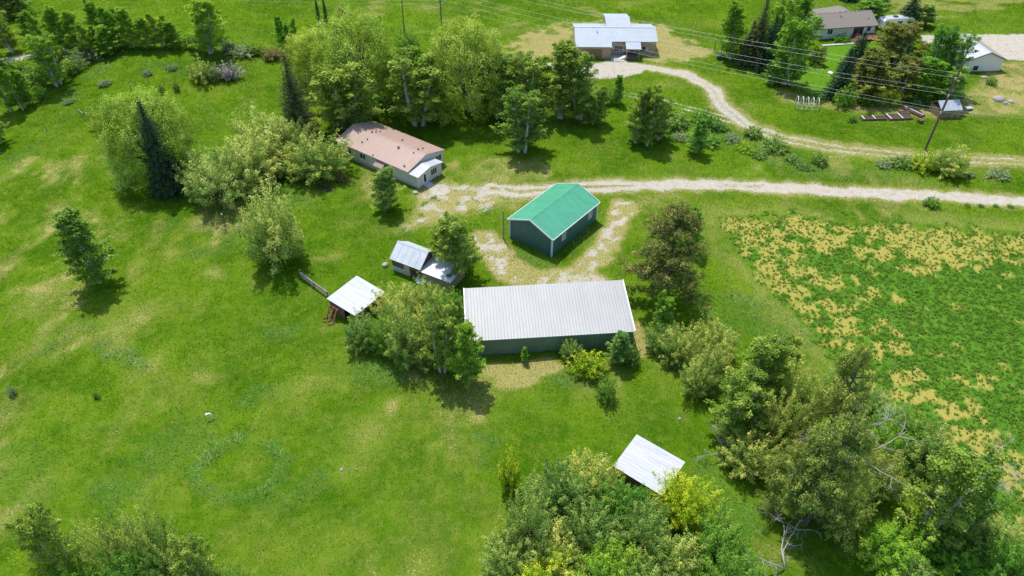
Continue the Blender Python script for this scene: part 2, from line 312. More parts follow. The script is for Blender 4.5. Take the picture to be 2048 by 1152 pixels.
def ground_material():
    m, nt, out = new_mat('ground'); pos = nd(nt, 'ShaderNodeNewGeometry').outputs['Position']
    a1 = nd(nt, 'ShaderNodeAttribute', attribute_name='cover'); sp = nd(nt, 'ShaderNodeSeparateColor'); nt.links.new(a1.outputs[0], sp.inputs[0])
    gravel, dry, lush = sp.outputs; field = attr(nt, 'field'); straw = attr(nt, 'straw'); lawn = attr(nt, 'lawn'); shade = attr(nt, 'patch')
    nf = noise(nt, pos, 5.0, 4, .7); nm = noise(nt, pos, .9, 4, .6); nf2 = noise(nt, pos, 14.0, 2, .7)
    g = mixc(nt, ramp(nt, shade, .3, .7), GREEN_D, GREEN_L)
    g = mixc(nt, mth(nt, 'MULTIPLY', ramp(nt, nm, .4, .75), .45), g, GREEN_Y)
    g = mixc(nt, mth(nt, 'MULTIPLY', ramp(nt, nf2, .45, .8), .5), g, (.035, .105, .007))
    g = mixc(nt, mth(nt, 'MULTIPLY', lawn, .8), g, (.10, .23, .016))
    g = mixc(nt, mth(nt, 'MULTIPLY', lush, .6), g, (.055, .145, .018))  # ground under lush clumps darkened: shade in their gaps put into the colour
    g = mixc(nt, mth(nt, 'MULTIPLY', dry, .34), g, (.24, .24, .055))
    dfac = ramp(nt, mth(nt, 'ADD', nf, mth(nt, 'MULTIPLY', mth(nt, 'SUBTRACT', dry, 1.0), .36)), .36, .52)
    g = mixc(nt, mth(nt, 'MULTIPLY', dfac, .85), g, mixc(nt, nf2, (.31, .245, .095), (.46, .37, .165)))
    fld = mixc(nt, ramp(nt, mth(nt, 'ADD', straw, mth(nt, 'MULTIPLY', mth(nt, 'SUBTRACT', nf, .5), 1.7)), .25, .85), mixc(nt, nf, (.055, .15, .012), (.11, .24, .024)), mixc(nt, ramp(nt, nf2, .36, .60), (.13, .19, .030), mixc(nt, nm, (.38, .30, .06), (.55, .44, .12))))
    g = mixc(nt, field, g, fld)
    gfac = ramp(nt, mth(nt, 'ADD', nf, mth(nt, 'MULTIPLY', mth(nt, 'SUBTRACT', gravel, 1.0), .44)), .28, .44)
    stone = mixc(nt, ramp(nt, nf2, .3, .7), (.33, .29, .235), (.57, .53, .46)); stone = mixc(nt, mth(nt, 'MULTIPLY', ramp(nt, nm, .42, .68), .65), stone, (.40, .315, .21))
    g = mixc(nt, gfac, g, stone)
    b = nd(nt, 'ShaderNodeBsdfPrincipled'); b.inputs['Roughness'].default_value = .95; b.inputs['Specular IOR Level'].default_value = 0.0
    nt.links.new(g, b.inputs['Base Color'])
    bp = nd(nt, 'ShaderNodeBump'); bp.inputs['Strength'].default_value = .5; bp.inputs['Distance'].default_value = .12; nt.links.new(nf, bp.inputs['Height']); nt.links.new(bp.outputs[0], b.inputs['Normal'])
    nt.links.new(b.outputs[0], out.inputs[0]); return m
GREEN_D, GREEN_L, GREEN_Y = (.046, .122, .003), (.098, .190, .006), (.20, .225, .035)
GROUND = ground_material()
def colour_attr_mat(name, trans=.3):
    m, nt, out = new_mat(name); c = nd(nt, 'ShaderNodeAttribute', attribute_name='tone').outputs[0]
    d = nd(nt, 'ShaderNodeBsdfDiffuse'); t = nd(nt, 'ShaderNodeBsdfTranslucent'); mx = nd(nt, 'ShaderNodeMixShader'); mx.inputs[0].default_value = trans
    nt.links.new(c, d.inputs[0]); nt.links.new(c, t.inputs[0]); nt.links.new(d.outputs[0], mx.inputs[1]); nt.links.new(t.outputs[0], mx.inputs[2]); nt.links.new(mx.outputs[0], out.inputs[0]); return m
BLADE = colour_attr_mat('grass_blades', .30)

M = dict(
    white_roof=surf('white_metal_roof', (.43, .45, .47), .5, .16, .8, .0, streak=(.3, 2.0, 1)), barn_roof=surf('pale_grey_roof', (.385, .385, .375), .5, .07, .5, .0, streak=(1.2, .3, 1)),
    green_roof=surf('green_roof', (.085, .36, .205), .30, .18, .8, streak=(2.5, .3, 1)), green_wall=surf('dark_green_wall', (.060, .165, .145), .5, .15, .8),
    barn_wall=surf('barn_green_wall', (.15, .225, .155), .5, .2, .6), white_trim=surf('white_trim', (.72, .73, .73), .5, .05),
    rose_roof=surf('dusty_rose_roof', (.385, .262, .205), .55, .12, .8, streak=(2.5, .3, 1)), cream_siding=surf('cream_siding', (.58, .56, .50), .7, .10, .9), white_siding=surf('white_siding', (.74, .72, .66), .7, .07),
    tan_siding=surf('tan_siding', (.40, .31, .20), .8, .10), brown_door=surf('brown_door', (.21, .145, .09), .7, .12), grey_roof=surf('grey_blue_roof', (.36, .41, .45), .5, .08, .5),
    shingle=surf('taupe_shingle', (.23, .20, .165), .9, .22, 3.0), shingle_grey=surf('grey_shingle', (.30, .27, .24), .9, .15, 3.0), old_tin=surf('old_tin', (.56, .60, .62), .40, .16, .9, .0, streak=(1, 1, .3)),  # grey_shingle: the own grey of the garage's right slope
    barnwood=surf('weathered_wood', (.15, .105, .075), .9, .4, 1.5, bump=.3), redwood=surf('red_brown_wood', (.20, .105, .07), .85, .4, 1.8), greywood=surf('grey_wood', (.30, .27, .235), .9, .3, 2.0, bump=.3),
    beige_panel=surf('beige_panel', (.55, .50, .36), .75, .10), concrete=surf('concrete', (.46, .45, .42), .9, .15, 1.5), glass=surf('dark_glass', (.03, .04, .045), .12, .3, .8), dark=surf('black_rubber', (.03, .03, .032), .6, .2),
    rust=surf('rusty_iron', (.26, .09, .05), .8, .4, 4.0), pole_wood=surf('pole_wood', (.16, .105, .07), .9, .3, 3.0, streak=(4, 4, .4)), steel=surf('galvanised', (.62, .63, .62), .35, .12, 3, .4), porcelain=surf('insulator_grey', (.45, .50, .52), .3, .1),
    wire=surf('bare_wire', (.62, .63, .60), .4, .05, 3, .2), pvc=surf('white_plastic', (.82, .82, .80), .4, .05), deck=surf('brown_deck', (.17, .085, .055), .8, .25, 2.0), soil=surf('dark_soil', (.075, .055, .04), .95, .4, 6.0), stone=surf('field_stone', (.40, .37, .34), .9, .3, 4.0, bump=.4),
    bark=surf('brown_bark', (.13, .10, .08), .9, .35, 5.0, bump=.4), palebark=surf('pale_bark', (.50, .48, .42), .85, .35, 3.0), deadwood=surf('bleached_wood', (.44, .40, .35), .85, .3, 4.0), polycarb=surf('clear_panel', (.42, .47, .50), .25, .15, 1.5), charcoal=surf('charcoal_plastic', (.06, .065, .07), .5, .2),
    yellowsiding=surf('pale_wood', (.42, .33, .19), .8, .25, 3))

# ------------------------------------------------------------------ ground: one sheet of cells, shared out between the ground, the roads and the field
def build_ground():
    def axis(lo, hi, st, far, n):
        mid = np.arange(lo, hi + st / 2, st); k = np.linspace(0, 1, n + 1)[1:] ** 2
        return np.concatenate([(lo - k * (lo + far[0]))[::-1], mid, hi + k * (far[1] - hi)])
    xs = axis(-165, 165, .5, (900, 900), 16); ys = axis(24, 225, .5, (200, 1500), 16)
    X, Y = np.meshgrid(xs, ys); x = X.ravel(); y = Y.ravel(); mk = masks(x, y); z = terrain(x, y)
    z = z + mk['lush'] * .05 - mk['gravel'] * .04
    V = np.stack([x, y, z], 1); nx = len(xs)
    i, j = np.meshgrid(np.arange(nx - 1), np.arange(len(ys) - 1)); a = (j * nx + i).ravel()
    Fc = np.stack([a, a + 1, a + 1 + nx, a + nx], 1)
    avg = lambda k: mk[k][Fc].mean(1)
    fid = np.zeros(len(Fc), int)
    fid[avg('field') > .5] = 5; fid[avg('lawn') > .6] = 6; fid[avg('yard') > .5] = 3; fid[avg('lot') > .5] = 4; fid[avg('lane') > .5] = 7; fid[avg('track') > .45] = 2; fid[avg('drive') > .45] = 1
    names = ['ground', 'driveway', 'farm_track', 'gravel_yard', 'parking_area', 'crop_field', 'lawn', 'dirt_lane']
    for k, nme in enumerate(names):
        fs = Fc[fid == k]
        if not len(fs): continue
        used, inv = np.unique(fs, return_inverse=True); inv = inv.reshape(fs.shape)
        o = npmesh(nme, V[used], inv, GROUND, None, dict(field=mk['field'][used], straw=mk['straw'][used], lawn=mk['lawn'][used], patch=(mk['n1'] * .6 + mk['n2'] * .4)[used]), True,
                   dict(cover=np.stack([mk['gravel'], mk['dry'], mk['lush']], 1)[used]))
        tag(o, kind='structure')
build_ground()

def in_view(x, y, m=3.0):
    dep = y * cs + CAMH * ss; u = x / dep * FPX; v = (-y * ss + CAMH * cs) / dep * FPX
    mm = m / dep * FPX
    return (np.abs(u) < 1024 + mm) & (np.abs(v) < 576 + mm)
FOOT = []                                                            # plan outlines of buildings: no grass inside
def build_grass():
    rg = np.random.default_rng(5); P = []
    for (y0, y1, den) in ((28, 70, 19), (70, 110, 14), (110, 160, 8), (160, 225, 4.5)):
        hw = 30 + y1 * .75; n = int(2 * hw * (y1 - y0) * den); x = rg.uniform(-hw, hw, n); y = rg.uniform(y0, y1, n); k = in_view(x, y); P.append(np.stack([x[k], y[k]], 1))
    P = np.concatenate(P); x, y = P[:, 0], P[:, 1]; mk = masks(x, y)
    keep = rg.random(len(x)) > np.clip(mk['gravel'] * .97 + mk['field'] * .92 + mk['lawn'] * .7 + mk['dry'] * .35, 0, .985)
    for f in FOOT: keep &= sdpoly(x, y, f) > .05
    x, y = x[keep], y[keep]; mk = {k: v[keep] for k, v in mk.items()}; n = len(x)
    dry, lush = mk['dry'], mk['lush']; r1, r2, r3 = rg.random(n), rg.random(n), rg.random(n)
    L = (.22 + .22 * r1) * (1 + .7 * lush + .35 * sstep(.45, .7, mk['n1'])) * (1 - .3 * dry); L = L * (1 + (y - 60) * .004)
    wd = (.05 + .05 * r2) * (1 + 1.0 * lush) * (1 + (y - 60) * .006)
    wd = np.where(rg.random(n) < dry * .8, wd * .75, wd)
    az = rg.normal(2.2, 1.3, n); tilt = rg.uniform(.55, 1.25, n); st = rg.random(n) < np.clip(dry * .85 + .012, 0, .9); tilt = np.where(st, tilt * .55, tilt)
    d = np.stack([np.cos(az) * np.sin(tilt), np.sin(az) * np.sin(tilt), np.cos(tilt)], 1)
    s = np.stack([-np.sin(az), np.cos(az), np.zeros(n)], 1)
    B = np.stack([x, y, terrain(x, y) - .02], 1)
    V = np.stack([B - s * wd[:, None] / 2, B + s * wd[:, None] / 2, B + d * L[:, None]], 1)
    gn = np.cross(V[:, 1] - V[:, 0], V[:, 2] - V[:, 0]); fl = gn[:, 2] < 0; V[fl] = V[fl][:, (1, 0, 2)]; gn[fl] *= -1; gn = unit(gn); V = V.reshape(-1, 3)
    sn = np.repeat(unit(gn * (.35 + .7 * lush[:, None]) + np.array((0, 0, .8)) + rg.normal(size=gn.shape) * .12), 3, 0)
    pt = sstep(.3, .7, mk['n1'] * .6 + mk['n2'] * .4)[:, None]
    c = np.array(GREEN_D) * 1.15 * (1 - pt) + np.array(GREEN_L) * 1.25 * pt
    c = c * (.50 + .85 * r3)[:, None]; yl = (r2 > .8)[:, None]; c = np.where(yl, c * .4 + np.array((.17, .27, .03)) * .6, c)
    c = c * (1 - .8 * lush[:, None]) + np.array((.27, .40, .12)) * (.35 + .85 * r3[:, None]) * .9 * lush[:, None]
    c[st] = np.array((.38, .335, .115)) * (.65 + .6 * r3[st])[:, None]
    c = np.repeat(c, 3, 0)
    o = npmesh('meadow_grass', V, np.arange(3 * n).reshape(-1, 3), BLADE, None, None, True, dict(tone=c)); o.data.normals_split_custom_set_from_vertices(sn.tolist()); tag(o, 'long green meadow grass with straw coloured stems over the whole plot', 'grass', kind='stuff')
def build_crop():
    rg = np.random.default_rng(8); n0 = 44000; x = rg.uniform(20, 120, n0); y = rg.uniform(28, 104, n0); mk = masks(x, y)
    k = in_view(x, y, 2) & (mk['field'] > .5) & (rg.random(n0) > mk['straw'] * .52)
    x, y = x[k], y[k]; n = len(x); m = 13; r = rg.uniform(.20, .46, n) * (1 - .35 * mk['straw'][k])
    ctr = np.repeat(np.stack([x, y, terrain(x, y) + r * .4], 1), m, 0); rr = np.repeat(r, m)
    dr = rg.normal(size=(n * m, 3)); dr[:, 2] = np.abs(dr[:, 2]) * .9; dr /= np.linalg.norm(dr, axis=1)[:, None]
    c = ctr + dr * (rr * rg.uniform(.4, 1.0, n * m))[:, None] * np.array((1, 1, .75)); nr = dr + rg.normal(size=dr.shape) * .45 + np.array((0, 0, .5))
    V = leaf_quads(rg, c, nr, rg.uniform(.13, .24, n * m), .6)
    t = np.repeat(rg.random(n) * .7, m) + rg.random(n * m) * .3
    col = np.array((.095, .205, .020)) * (1 - t[:, None]) + np.array((.20, .36, .045)) * t[:, None]
    yl = np.repeat(rg.random(n) < .07, m); col[yl] = np.array((.18, .27, .03))
    o = npmesh('alfalfa_crop', V, np.arange(4 * n * m).reshape(-1, 4), BLADE, None, None, False, dict(tone=np.repeat(col, 4, 0))); tag(o, 'patchy low green forage crop growing in the yellow stubble field', 'crop', kind='stuff')
def leaf_quads(rg, c, nrm, size, asp, along=None):
    nrm = nrm / (np.linalg.norm(nrm, axis=1)[:, None] + 1e-9); a = rg.normal(size=c.shape) if along is None else along
    t = a - nrm * (a * nrm).sum(1)[:, None]; t /= (np.linalg.norm(t, axis=1)[:, None] + 1e-9); b = np.cross(nrm, t)
    s = np.asarray(size)[:, None] * .5; bend = nrm * s * .25
    return np.stack([c - t * s - bend, c + b * s * asp, c + t * s - bend, c - b * s * asp], 1).reshape(-1, 3)

# ------------------------------------------------------------------ plants: one crown mesh and one trunk mesh per variety, shared by its copies
def GT(px, py):
    g = G(px, py)
    for _ in range(3): g = G(px, py, hz(g.x, g.y))
    return g
def unit(v): return v / (np.linalg.norm(v, axis=-1, keepdims=True) + 1e-9)
class Plant:
    def __init__(s, seed): s.rg = np.random.default_rng(seed); s.V = []; s.T = []; s.tr = MB()
    def leaves(s, C, Rc, outw, n, size, asp=.55, up=.35, along=None, flat=(1, 1, 1), t0=None, rnd=.6):
        rg = s.rg; k = len(C); Rc = np.broadcast_to(Rc, (k,)); off = rg.normal(size=(k, n, 3)) * .55; off = off * np.array(flat)
        c = (C[:, None] + off * Rc[:, None, None]).reshape(-1, 3); o = np.repeat(outw, n, 0)
        nr = unit(o * .7 + unit(off.reshape(-1, 3)) * .55 + rg.normal(size=c.shape) * rnd + np.array((0, 0, up)))
        al = None if along is None else unit(np.repeat(along, n, 0) + rg.normal(size=c.shape) * .45)
        sz = rg.uniform(.65, 1.3, len(c)) * size
        s.V.append(leaf_quads(rg, c, nr, sz, asp, al))
        ct = rg.random(k) if t0 is None else t0
        t = np.repeat(ct, n) * .74 + rg.random(len(c)) * .26; s.T.append(np.repeat(t, 4))
    def lobe(s, c, r, ncl, Rc, n, size, low=-.35, **kw):
        rg = s.rg; d = unit(rg.normal(size=(ncl * 3, 3))); d = d[d[:, 2] > low + rg.normal(size=len(d)) * .15][:ncl]
        rad = rg.uniform(.55, 1.08, len(d)); C = np.array(c) + d * np.array(r) * rad[:, None]
        s.leaves(C, Rc * rg.uniform(.75, 1.25, len(d)), d, n, size, **kw); return C
    def limb(s, a, b, r0, r1, bow=.15, n=4, sides=5):
        a, b = np.array(a, float), np.array(b, float); L = np.linalg.norm(b - a); w = s.rg.normal(size=3) * L * bow * .5 + np.array((0, 0, L * bow * .3))
        pts = [a + (b - a) * t + w * math.sin(math.pi * t) for t in np.linspace(0, 1, n + 1)]
        s.tr.tube(pts, [r0 + (r1 - r0) * t for t in np.linspace(0, 1, n + 1)], sides); return pts
    def spray(s, b, e, m, nl, Rc, leaf, f0=.3, bow=.08, up=.85, asp=.6):
        """a leafy shoot: a twig with tufts of leaves along its outer part"""
        rg = s.rg; b, e = np.array(b, float), np.array(e, float); s.limb(b, e, .035, .01, bow, 2, 3); f = np.linspace(f0, 1.0, m); L = np.linalg.norm(e - b); d = unit(e - b)
        C = b + (e - b) * f[:, None] + rg.normal(size=(m, 3)) * .14 * L ** .5 * (1.1 - f)[:, None] + np.array((0, 0, L * bow * .3)) * np.sin(math.pi * f)[:, None]; t = rg.uniform(.0, 1.0)
        s.leaves(C, Rc * (1.25 - .75 * f), np.repeat(d[None], m, 0) * .6, nl, leaf, asp, up, t0=np.where((f > .62) & (t > .56), rg.uniform(.85, 1.0, m), np.clip(t * .75 + rg.uniform(-.1, .25, m), 0, .8)), rnd=.75)
    def done(s, name, H, Wd, bark):
        V = np.concatenate(s.V); n = len(V) // 4
        me = npmesh('crown', V, np.arange(4 * n).reshape(-1, 4), None, None, dict(tint=np.concatenate(s.T)))
        tr = s.tr.build('trunk', bark)
        d = dict(crown=me.data, trunk=tr.data, H=float(np.percentile(V[:, 2], 99.6)), W=float(np.percentile(np.abs(V[:, :2]), 97.8) * 2))
        bpy.data.objects.remove(me); bpy.data.objects.remove(tr); return d
def mk_aspen(seed, slim=1.0, stems=3, leaf=.21, n=76):
    p = Plant(seed); rg = p.rg; H = 12
    for k in range(stems):
        a = rg.uniform(0, 6.28) + 6.28 * k / stems; d0 = np.array((math.cos(a), math.sin(a), 0)) * (0 if stems == 1 else 1)
        hk = H * (rg.uniform(.78, .95) if k else .97); b0 = d0 * .35; top = b0 + d0 * rg.uniform(.5, 1.2) * slim + np.array((0, 0, hk)); p.limb(b0, top, .17, .03, .02, 6, 6)
        m = n // stems
        for q in range(m):
            t = .06 + .92 * (q + rg.random()) / m; c0 = b0 + (top - b0) * t; prof = 1.22 * min(1, (t + .10) / .32) ** .6 * (1.02 - t) ** .55
            L = (3.0 * slim * prof * rg.uniform(.6, 1.08) + .35) * (1.0 if stems == 1 else .82); an = q * 2.4 + rg.uniform(-.5, .5); el = rg.uniform(.35, .85) + .35 * t
            d = np.array((math.cos(an) * math.cos(el), math.sin(an) * math.cos(el), math.sin(el))); p.spray(c0, c0 + d * L, 6, 27, .42, leaf)
    return p.done('aspen', H, 6, M['palebark'])
def mk_willow(seed):
    p = Plant(seed); rg = p.rg; H, Rw = 12.0, 6.3
    for k in range(4):
        a = k * 1.57 + rg.uniform(-.5, .5); p.limb((.3 * math.cos(a), .3 * math.sin(a), 0), (2.2 * math.cos(a), 2.2 * math.sin(a), 6.0), .34, .14, .1, 4, 6)
    N = 84
    for k in range(N):
        u = 1 - 1.62 * (k + .5) / N; a = k * 2.39996 + rg.uniform(-.25, .25); z = u; rr = math.sqrt(max(0, 1 - z * z)) if z > 0 else 1 - .12 * abs(z)
        sc_ = rg.uniform(.80, 1.02); c = np.array((rr * math.cos(a) * Rw * .82 * sc_, rr * math.sin(a) * Rw * .82 * sc_, 5.3 + (z * 5.4 if z > 0 else z * 7.0) * sc_)); d = unit(np.array((rr * math.cos(a), rr * math.sin(a), max(z, -.15) + .35)))
        p.limb((d[0] * 1.6, d[1] * 1.6, min(5.0, c[2] * .7)), c, .08, .03, .12, 3, 4)
        r = rg.uniform(1.15, 1.75); dd = unit(rg.normal(size=(60, 3))); dd = dd[(dd @ d) > -.35][:24]
        C = c + dd * r * rg.uniform(.45, 1.05, len(dd))[:, None] + d * .3 + np.array((0, 0, -.3)) * (1 - (dd @ d))[:, None]
        tt = np.clip(rg.uniform(.2, .9) + rg.normal(size=len(dd)) * .16, 0, 1)
        p.leaves(C, .46, dd, 21, .25, .46, .6, along=unit(dd + d + np.array((0, 0, .35))), t0=tt, rnd=.5)
    return p.done('willow', H, 12, M['bark'])
def mk_spruce(seed, H=14.0, Rb=2.9, dens=1.0):
    p = Plant(seed); rg = p.rg; p.limb((0, 0, 0), (0, 0, H * .99), .22, .02, .01, 6, 6); lv = int(42 * dens)
    for k in range(lv):
        t = (k + .5) / lv; z = H * (.04 + .93 * t); L = Rb * (1 - t) ** .85 * rg.uniform(.85, 1.1) + .12; nb = max(4, int(11 * (1 - t) + 4))
        for b in range(nb):
            a = 6.28 * b / nb + rg.uniform(-.3, .3) + k; l = L * rg.uniform(.75, 1.12); d = np.array((math.cos(a), math.sin(a), 0)); e = d * l + np.array((0, 0, z - .30 * l + .12 * l))
            if l > .8: p.limb((0, 0, z), e, .03, .01, .05, 2, 3)
            m = max(2, int(l / .28)); f = np.linspace(.25, 1.0, m); C = np.array((0, 0, z)) + d * (l * f)[:, None] + np.array((0, 0, -.32))[None] * (l * f ** 1.3)[:, None] + np.array((0, 0, .13)) * (f ** 3 * l)[:, None]
            p.leaves(C, .10 + .13 * l * .5 * (1.2 - f) + .10, np.repeat(d[None], m, 0) * .5, 8, .27, .36, .8, along=np.repeat(unit(d + np.array((0, 0, -.25)))[None], m, 0), flat=(1, 1, .35), t0=np.clip(.3 * f + rg.random(m) * .5, 0, 1), rnd=.35)
    return p.done('spruce', H, Rb * 2, M['bark'])
def mk_olive(seed, H=6.0, Rw=3.4, N=100, leaf=.165, m=7, nl=23, Rc=.42):
    p = Plant(seed); rg = p.rg; ph = rg.uniform(0, 6.28, 3)
    for k in range(N):
        u = 1 - 1.42 * (k + .5) / N; a = k * 2.39996 + rg.uniform(-.3, .3); rr = math.sqrt(max(0, 1 - u * u)); lump = 1 + .16 * math.sin(2 * a + ph[0]) + .12 * math.sin(3 * a + ph[1] + 2 * u) + rg.normal() * .09
        e = np.array((rr * math.cos(a) * Rw * .92 * lump, rr * math.sin(a) * Rw * .92 * lump, max(.08 * H, H * (.40 + .56 * u * lump))))
        f = rg.uniform(.1, .3); b = np.array((e[0] * f, e[1] * f, e[2] * f * .8)); p.spray(b, e, m, nl, Rc * (Rw / 3.4) ** .5, leaf, f0=.38, bow=.14)
    return p.done('olive', H, Rw * 2, M['bark'])
def mk_pine(seed):
    p = Plant(seed); rg = p.rg; H = 13.0; pts = p.limb((0, 0, 0), (.4, .2, H * .95), .30, .05, .03, 7, 7)
    for k in range(60):
        t = rg.uniform(.10, 1.0); a = rg.uniform(0, 6.28); L = 5.2 * (1.05 - t ** 2.4) * rg.uniform(.45, 1.05) + .5; z = H * .93 * t
        e = np.array((math.cos(a) * L + .4 * t, math.sin(a) * L + .2 * t, z + L * rg.uniform(-.08, .30))); q = p.limb((.4 * t, .2 * t, z), e, .09, .02, .12, 4, 4)
        for f in np.linspace(.35, 1.0, max(3, int(L * 1.5))):
            c = np.array((0, 0, z)) + (e - np.array((0, 0, z))) * f + rg.normal(size=3) * np.array((.4, .4, .2)) * (.5 + L * .12)
            p.lobe(c, (.66, .66, .45), 9, .28, 15, .22, low=-.4, asp=.5, up=.8)
    return p.done('pine', H, 10, M['bark'])
def mk_shrub(seed, H=2.2, Rw=1.5, N=52, leaf=.14, m=4, nl=16):
    return mk_olive(seed, H, Rw, N, leaf, m, nl, .36)
def branch(mb, rg, a, d, L, r, depth):
    p = [a]; cur = np.array(a, float); dd = np.array(d, float)
    for k in range(5):
        dd = unit(dd + rg.normal(size=3) * .17 + np.array((0, 0, -.03))); cur = cur + dd * L / 5; p.append(cur.copy())
    mb.tube(p, [r * (1 - .75 * i / 5) for i in range(6)], 5 if depth > 1 else 4)
    if depth > 0:
        for k in range(6 if depth > 1 else 5):
            i = rg.integers(1, 6); nd_ = unit(dd * .6 + rg.normal(size=3) * .8); branch(mb, rg, p[i], nd_, L * rg.uniform(.3, .55), r * .45, depth - 1)
LEAF = dict(
    aspen=leafmat('aspen_leaf', (.13, .235, .030), (.275, .395, .058), (.52, .60, .13), .28),
    poplar=leafmat('poplar_leaf', (.14, .27, .022), (.29, .48, .045), (.50, .68, .10), .28),
    willow=leafmat('willow_leaf', (.20, .29, .028), (.40, .53, .070), (.66, .76, .19), .42, .28),
    spruce=leafmat('spruce_needle', (.035, .085, .036), (.075, .150, .065), (.14, .23, .10), .25, .2),
    rustspruce=leafmat('rusty_spruce_needle', (.06, .10, .036), (.17, .20, .068), (.42, .36, .13), .30, .2),
    olive=leafmat('olive_leaf', (.18, .28, .055), (.38, .51, .10), (.85, .78, .20), .36),
    paleolive=leafmat('pale_olive_leaf', (.19, .32, .055), (.42, .53, .13), (.74, .76, .24), .38),
    pine=leafmat('pine_needle', (.13, .19, .05), (.34, .43, .085), (.74, .72, .16), .38, .32),
    darkpine=leafmat('dark_pine_needle', (.09, .12, .04), (.22, .255, .062), (.58, .53, .13), .34, .25),
    bronze=leafmat('bronze_leaf', (.13, .155, .030), (.28, .29, .055), (.54, .49, .11), .3),
    bright=leafmat('bright_leaf', (.12, .28, .026), (.26, .50, .045), (.54, .66, .07), .28),
    yellow=leafmat('yellow_green_leaf', (.22, .38, .016), (.42, .59, .032), (.76, .76, .06), .38),
    green=leafmat('mid_green_leaf', (.10, .24, .030), (.23, .44, .055), (.46, .62, .11), .25),
    sage=leafmat('grey_sage_leaf', (.18, .26, .11), (.32, .42, .19), (.48, .55, .30), .3, .35),
    rust=leafmat('rusty_leaf', (.18, .165, .06), (.34, .30, .11), (.52, .40, .17), .3),
    drab=leafmat('drab_green_leaf', (.12, .23, .045), (.26, .42, .080), (.60, .63, .19), .28),
    lilac=leafmat('lilac_bloom', (.12, .22, .07), (.50, .42, .45), (.80, .72, .78), .45, .3),
    blossom=leafmat('white_bloom', (.14, .29, .04), (.28, .50, .08), (.76, .80, .58), .20))
PL = {}
PL['aspen'] = [mk_aspen(1), mk_aspen(2, 1.0, 4), mk_aspen(3, 1.0, 2)]
PL['poplar'] = [mk_aspen(11, .75, 1, .21, 66), mk_aspen(12, .8, 2, .21, 72), mk_aspen(13, .75, 1, .21, 62)]
PL['willow'] = [mk_willow(21), mk_willow(22)]
PL['spruce'] = [mk_spruce(31), mk_spruce(32, 14, 2.7, .9)]
PL['slimspruce'] = [mk_spruce(33, 14, 1.1, .9)]
PL['olive'] = [mk_olive(41), mk_olive(42), mk_olive(43, 6, 3.4, 96)]
PL['pine'] = [mk_pine(51), mk_pine(52)]
PL['shrub'] = [mk_shrub(61), mk_shrub(62), mk_shrub(63, 2.0, 1.7, 52)]
CNT = {}
NAMES = dict(aspen='aspen_tree', poplar='poplar_tree', willow='willow_tree', spruce='spruce_tree', slimspruce='spruce_tree', olive='crab_apple_tree', pine='pine_tree', shrub='shrub')
def plant(kind, bx, by, ty, wpx, label, leaf=None, name=None, group=None, cat=None, hmul=1.0):
    k = CNT.get(kind, 0); CNT[kind] = k + 1; pr = PL[kind][k % len(PL[kind])]; rnd = random.Random(bx * 7 + by)
    g = GT(bx, by); s = ppm(g.y, 1); wm = wpx / s
    if kind in ('olive', 'shrub', 'willow'):                         # by is the lower edge of the foliage
        al = math.atan2(CAMH, g.y); E_ = (by - ty) / s; a = wm / 2
        q = math.sqrt(max(E_ * E_ / 4 - (a * .9 * math.sin(al)) ** 2, (.28 * a) ** 2)); h = 2 * q / math.cos(al)
        cy = (by + ty) / 2 + q * s * .92
        if kind == 'willow': cy = max(cy, by - 30)
        g = GT(bx, cy); g = GT(bx - (Ppx(g.x, g.y, h * .5)[0] - bx), cy)
    else:
        h = height_to(g.x, g.y, ty) - g.z
        if group == GV: g = G(bx - (Ppx(g.x, g.y, h * .5)[0] - bx), by)
        s = ppm(g.y, h * .5); wm = wpx / s
    h *= hmul; leaf = leaf or dict(aspen='aspen', poplar='poplar', willow='willow', spruce='spruce', slimspruce='spruce', olive='olive', pine='pine', shrub='drab')[kind]
    nm = name or NAMES[kind]
    root = thing(nm, label, cat or ('shrub' if 'shrub' in nm or 'bush' in nm else 'tree'), (g.x, g.y, hz(g.x, g.y) - .05), rnd.uniform(0, 6.28), group)
    root.scale = (wm / pr['W'] * rnd.uniform(.97, 1.06), wm / pr['W'] * rnd.uniform(.97, 1.06), h / pr['H'])
    for part in ('trunk', 'crown'):
        o = bpy.data.objects.new('stems' if part == 'trunk' and kind == 'shrub' else ('foliage' if kind == 'shrub' else part), pr[part]); COL.objects.link(o); o.parent = root
        if part == 'crown':
            if not pr['crown'].materials: pr['crown'].materials.append(LEAF[leaf])
            o.material_slots[0].link = 'OBJECT'; o.material_slots[0].material = LEAF[leaf]
    return root

